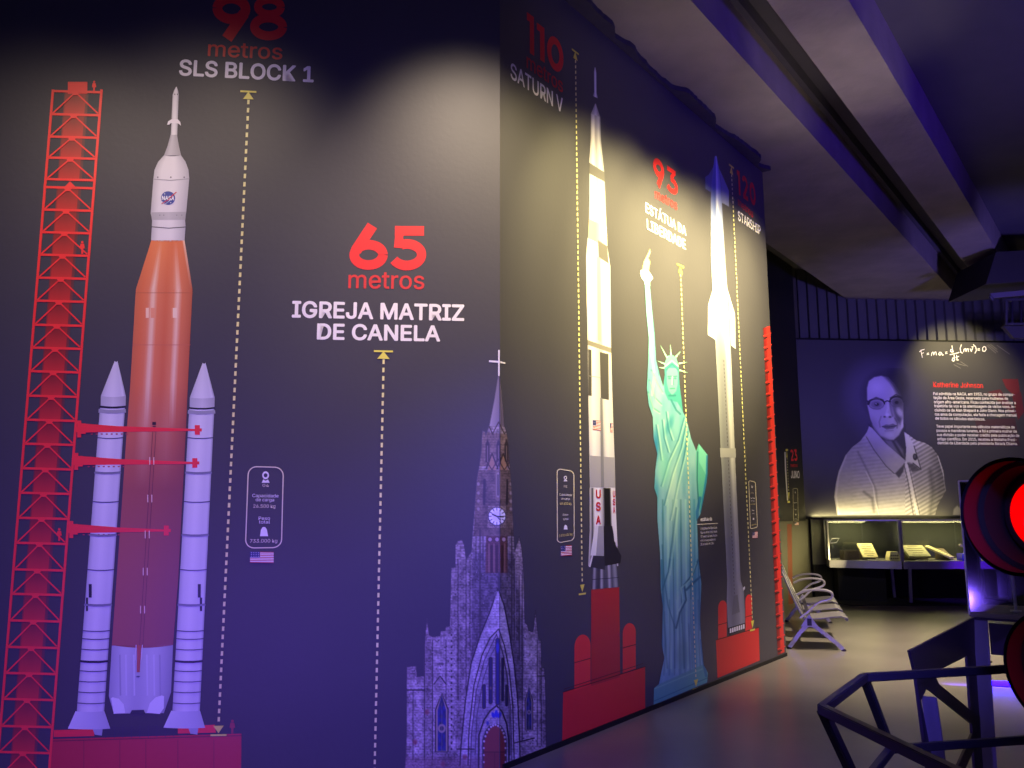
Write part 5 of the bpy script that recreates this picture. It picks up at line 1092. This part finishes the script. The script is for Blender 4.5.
foot = [Vector((K0.x, K0.y, .017)), K2 + UP * .017, K3 + UP * .017, K4 + UP * .017, K5 + UP * .017, K6 + UP * .017]
for a, b in zip(foot, foot[1:] + foot[:1]): MB().bar(a, b, .029, .029, UP, .003).build('base_tube', M_dark, fr)

# ------------------------------------------------------------------ sheet steel pedestal with clear case
N0 = at(972, 617, 4.9); zt_ = N0.z
ped = empty('pedestal', (N0.x, N0.y, 0), 'dark violet sheet steel pedestal with cut-out braced side under the clear case', 'pedestal')
M_ped = mat('dark_violet_powder_coat', (.235, .185, .28), .5, .1, .06, 12); M_flange = mat('powder_coat_lit', (.50, .46, .60), .45, .1, .05, 12)  # flange copy is paler: light on those faces put into the colour
PD = Plane((N0.x, N0.y, 0), dB, -nB)
def RL(x, y): return PD.px(x, y)
mb = MB()
for poly in ([(907, 650.5), (972, 617), (973, 654), (964.5, 656), (931, 672.5), (912.5, 672.5)], [(964.5, 656), (973, 654), (983, 803), (975, 803)],
    [(912.5, 672), (931, 672), (926, 684), (918, 700), (938, 803), (929.5, 803)], [(918, 684), (931, 672), (936.5, 684), (976, 716), (978, 732), (975, 728), (930, 692)], [(974, 716), (977.6, 716), (978.6, 735), (962, 770), (950, 795), (944, 800), (948, 782), (975, 722)]):
    mb.prism([RL(x, y) for x, y in poly], nB * .012)
mb.build('side_panel', M_ped, ped)
def drop(p): return Vector((p.x, p.y, .0))
e0 = RL(972.4, 617); f0 = RL(983.4, 803)
MB().prism([e0, f0, f0 + nB * .075, e0 + nB * .075], dB * .012).build('corner_flange', M_flange, ped, )
l0, l1 = RL(921, 696), RL(938, 803)
MB().prism([l0, l1, l1 + nB * .055, l0 + nB * .06], dB * .012).build('corner_flange', M_flange, ped)
ft = e0 + nB * .075 + dB * .02
MB().prism([ft - UP * .03, ft + nB * .75 - UP * .03, ft + nB * .75 - UP * .20, ft - UP * .20], dB * .012).build('apron', M_ped, ped)
fr_ = e0 + nB * .74
MB().prism([fr_, drop(fr_), drop(fr_) + nB * .07, fr_ + nB * .07], dB * .012).build('corner_flange', M_flange, ped)
tp = e0 + UP * -.012
MB().prism([tp + dB * -.01, tp + nB * .80 - dB * .01, tp + nB * .80 + dB * .62, tp + dB * .62], UP * .012).build('top_plate', M_ped, ped)
# clear acrylic case standing on the pedestal
o_ = Vector((N0.x, N0.y, 0)); HB = at(965, 481, N0.y).z - zt_
ac = empty('acrylic_case', N0 + nB * .38 + dB * .25, 'clear acrylic box case standing on the violet pedestal', 'display case')
ACR = glass_mat('clear_acrylic', (.93, .93, .97), .08); M_edge = mat('polished_acrylic_edge', (.86, .85, .86), .6, 0, .05, 20)
cs = [N0 - nB * .012, N0 + nB * .78, N0 + nB * .78 + dB * .5, N0 - nB * .012 + dB * .5]
for i in range(4):
    a, b = cs[i], cs[(i + 1) % 4]; n_ = (b - a).cross(UP).normalized()
    MB().prism([a + UP * .03, b + UP * .03, b + UP * (HB), a + UP * (HB)], -n_ * .005).build('acrylic_pane', ACR, ac)
    MB().bar(a + UP * .012, a + UP * HB, .009 if i != 3 else .005).build('polished_edge', M_edge, ac)
    MB().bar(a + UP * HB, b + UP * HB, .009).build('polished_edge', M_edge, ac)
MB().prism([p + UP * HB for p in cs], UP * .005).build('acrylic_pane', ACR, ac)
MB().prism([p + UP * .001 for p in cs], UP * .025).build('base_tray', mat('warm_grey_tray', (.50, .46, .40), .5, 0, .12, 10), ac)
# exhibit inside: curved shell on a thin post
px_ = atz(1016, 612, zt_ + .028)
ex_ = empty('shell_exhibit', px_, 'curved tan shell on a thin post inside the acrylic case', 'exhibit')
tz = at(1016, 572, px_.y).z
MB().lathe(px_, UP, [(0, .03), (.01, .03), (.012, .009), (tz - px_.z, .009)], 12).build('post', M_steel, ex_)
m = MB(); cc = Vector((px_.x + .03, px_.y, tz + .09)); sh = []
for i in range(9):
    th = math.pi + math.pi * i / 8; sh.append([cc + Vector((.12 * math.cos(th) * math.cos(ph), .10 * math.sin(ph), .10 * math.sin(th) * math.cos(ph))) for ph in [(-1.2 + 2.4 * j / 6) for j in range(7)]])
vv = [[m.bm.verts.new(p) for p in row] for row in sh]
for r0, r1 in zip(vv, vv[1:]):
    for j in range(6): m.bm.faces.new((r0[j], r0[j + 1], r1[j + 1], r1[j]))
so = m.build('shell', mat('tan_shell', (.50, .42, .34), .5, 0, .2, 14), ex_, smooth=True); sd = so.modifiers.new('solid', 'SOLIDIFY'); sd.thickness = .006

# ------------------------------------------------------------------ red signal lamps on a mast
M_hood = mat('signal_housing_black', (.11, .10, .13), .38, 0, .1, 9, 0, .5)
M_lens = mat('glowing_red_lens', (.9, .05, .03), .25, 0, .02, 30, emit=(1, .0, .0), estr=1.0)
M_lensoff = mat('dim_red_lens', (.55, .03, .05), .25, 0, .02, 30, emit=(1, .0, .02), estr=.22)
def signal(cx, cy, Y, label, lens):
    c = at(cx, cy, Y); view = (c - Vector((0, 0, EYE))).normalized(); ax = (Matrix.Rotation(math.radians(-34), 3, 'Z') @ -view); ax.z = -.02; ax.normalize()
    r = empty('signal_lamp', c, label, 'signal lamp', 'round red signal lamps on the mast')
    RO = .186; D = .15
    MB().lathe(c, ax, [(0, RO), (-.012, RO), (-.06, RO * .985), (-.20, RO * .93), (-.26, RO * .8), (-.27, 0), (-.262, 0), (-.25, RO * .78), (-.20, RO * .9), (-.10, RO * .95), (0, RO - .012)], 64, False).build('housing', M_hood, r, smooth=True)
    MB().lathe(c, ax, [(-.075, RO * .945), (-.085, RO * .865), (-.10, RO * .865), (-.19, RO * .79), (-.19, RO * .885), (-.10, RO * .935)], 64, False).build('baffle_ring', M_under, r, smooth=True)
    MB().lathe(c - ax * .176, ax, [(0, RO * .9), (.006, RO * .9), (.006, .05), (0, .05)], 48, False).build('back_plate', M_under, r)
    MB().lathe(c - ax * .168, ax, [(0, .122), (.012, .118), (.03, .093), (.042, .05), (.046, 0)], 48, False).build('lens', lens, r, smooth=True)
    MB().lathe(c - ax * .168, ax, [(0, .138), (.012, .138), (.012, .121), (0, .121)], 48, False).build('lens_bezel', M_under, r, smooth=True)
    l = bpy.data.lights.new('signal_glow', 'POINT'); l.energy = .045 if lens is M_lens else .22; l.color = (1, .02, .10); l.shadow_soft_size = .05
    o = bpy.data.objects.new('signal_glow', l); COL.objects.link(o); o.location = c - ax * .06
    return c, ax
cA, aX = signal(1014, 516.5, 2.7, 'upper round black signal lamp with glowing red lens at right', M_lens)
cB, _ = signal(1060, 672, 2.7, 'lower round signal lamp, cut off at the right edge', M_lensoff)
mp_ = cB - aX * .42 + Vector((.1, .0, 0)); mp_.z = 0
mast = empty('signal_mast', mp_, 'black mast carrying the red signal lamps beyond the right edge', 'mast')
MB().lathe(mp_, UP, [(0, .16), (.02, .16), (.03, .03), (1.85, .03), (1.86, 0)], 24).build('pole', M_dark, mast)
for c in (cA, cB): MB().bar(c - aX * .275, Vector((mp_.x, mp_.y, c.z)), .04, .04).build('bracket', M_dark, mast)

# ------------------------------------------------------------------ floor led strip, ceiling services
s0, s1 = atz(984, 682.5, .03), atz(1075, 688, .03)
ls = empty('floor_light_strip', (s0 + s1) / 2, 'blue glowing light strip low on the floor behind the pedestal', 'light strip')
MB().bar(s0 + Vector((0, .03, -.012)), s1 + Vector((0, .03, -.012)), .06, .03).build('strip_housing', M_dark, ls)
MB().bar(s0, s1, .012, .045).build('led_diffuser', mat('blue_led', (.1, .05, 1), .4, emit=(.22, .05, 1), estr=3), ls)
l = bpy.data.lights.new('strip_glow', 'AREA'); l.shape = 'RECTANGLE'; l.size = 1.4; l.size_y = .04; l.energy = 7; l.color = (.2, .08, 1)
o = bpy.data.objects.new('strip_glow', l); COL.objects.link(o); o.location = (s0 + s1) / 2 + Vector((0, -.04, .03)); o.rotation_euler = (math.radians(40), 0, math.atan2(s1.y - s0.y, s1.x - s0.x))
for x, y, rr in ((987, 662, .05), (985, 650.5, .045)):
    c = atz(x, y, 0); o = MB().lathe(c, UP, [(0, rr), (.01, rr), (.014, rr * .6), (.014, 0)], 20).build('floor_socket', M_under, None, c); tag(o, 'small black round floor socket ' + ('nearer the light strip' if y > 655 else 'farther from the light strip'), 'floor socket', 'floor sockets')
du = empty('air_duct', at(1030, 290, 13.2), 'dark rectangular air duct under the ceiling at far right', 'duct')
MB().prism([at(986, 284, 13.2), at(1100, 276, 13.2), at(1100, 246, 13.2), at(996, 252, 13.2)], Vector((0, 1.2, 0))).build('duct_body', mat('dark_duct', (.11, .10, .12), .8, 0, .2, 5), du)
lr = empty('lighting_rail', at(985, 296, 12.9), 'thin pale rail hanging below the duct at far right', 'rail')
MB().bar(at(990, 296, 12.9), at(1090, 287, 12.9), .05, .08).build('rail_bar', mat('rail_violet_grey', (.30, .28, .34), .5), lr)
MB().tube([at(990, 296, 12.9), at(993, 300, 12.9)], .03, 8).build('rail_bracket', M_dark, lr)
MB().bar(at(1080, 288, 12.9), at(1080, 240, 12.9), .02).build('rail_bracket', M_dark, lr)
gr = empty('wall_grille', at(1030, 325, 14.6), 'small dark grille with vertical slats high at right edge', 'grille')
m = MB(); m.bar(at(1006, 324, 14.6), at(1070, 324, 14.6), .04); m.bar(at(1006, 300, 14.6), at(1006, 325, 14.6), .04); m.bar(at(1006, 300, 14.6), at(1070, 298, 14.6), .04); m.build('grille_frame', mat('grille_grey', (.26, .25, .29), .6), gr)
m = MB()
for x in range(1012, 1066, 9): m.bar(at(x, 301, 14.62), at(x, 323.4, 14.62), .03)
m.build('slats', M_dark, gr)
MB().prism([at(1004, 326, 14.7), at(1070, 326, 14.7), at(1070, 338, 14.7), at(1014, 338, 14.7)], Vector((0, .1, 0))).build('grille_tray', mat('dark_grey_tray', (.26, .25, .28), .7), gr)
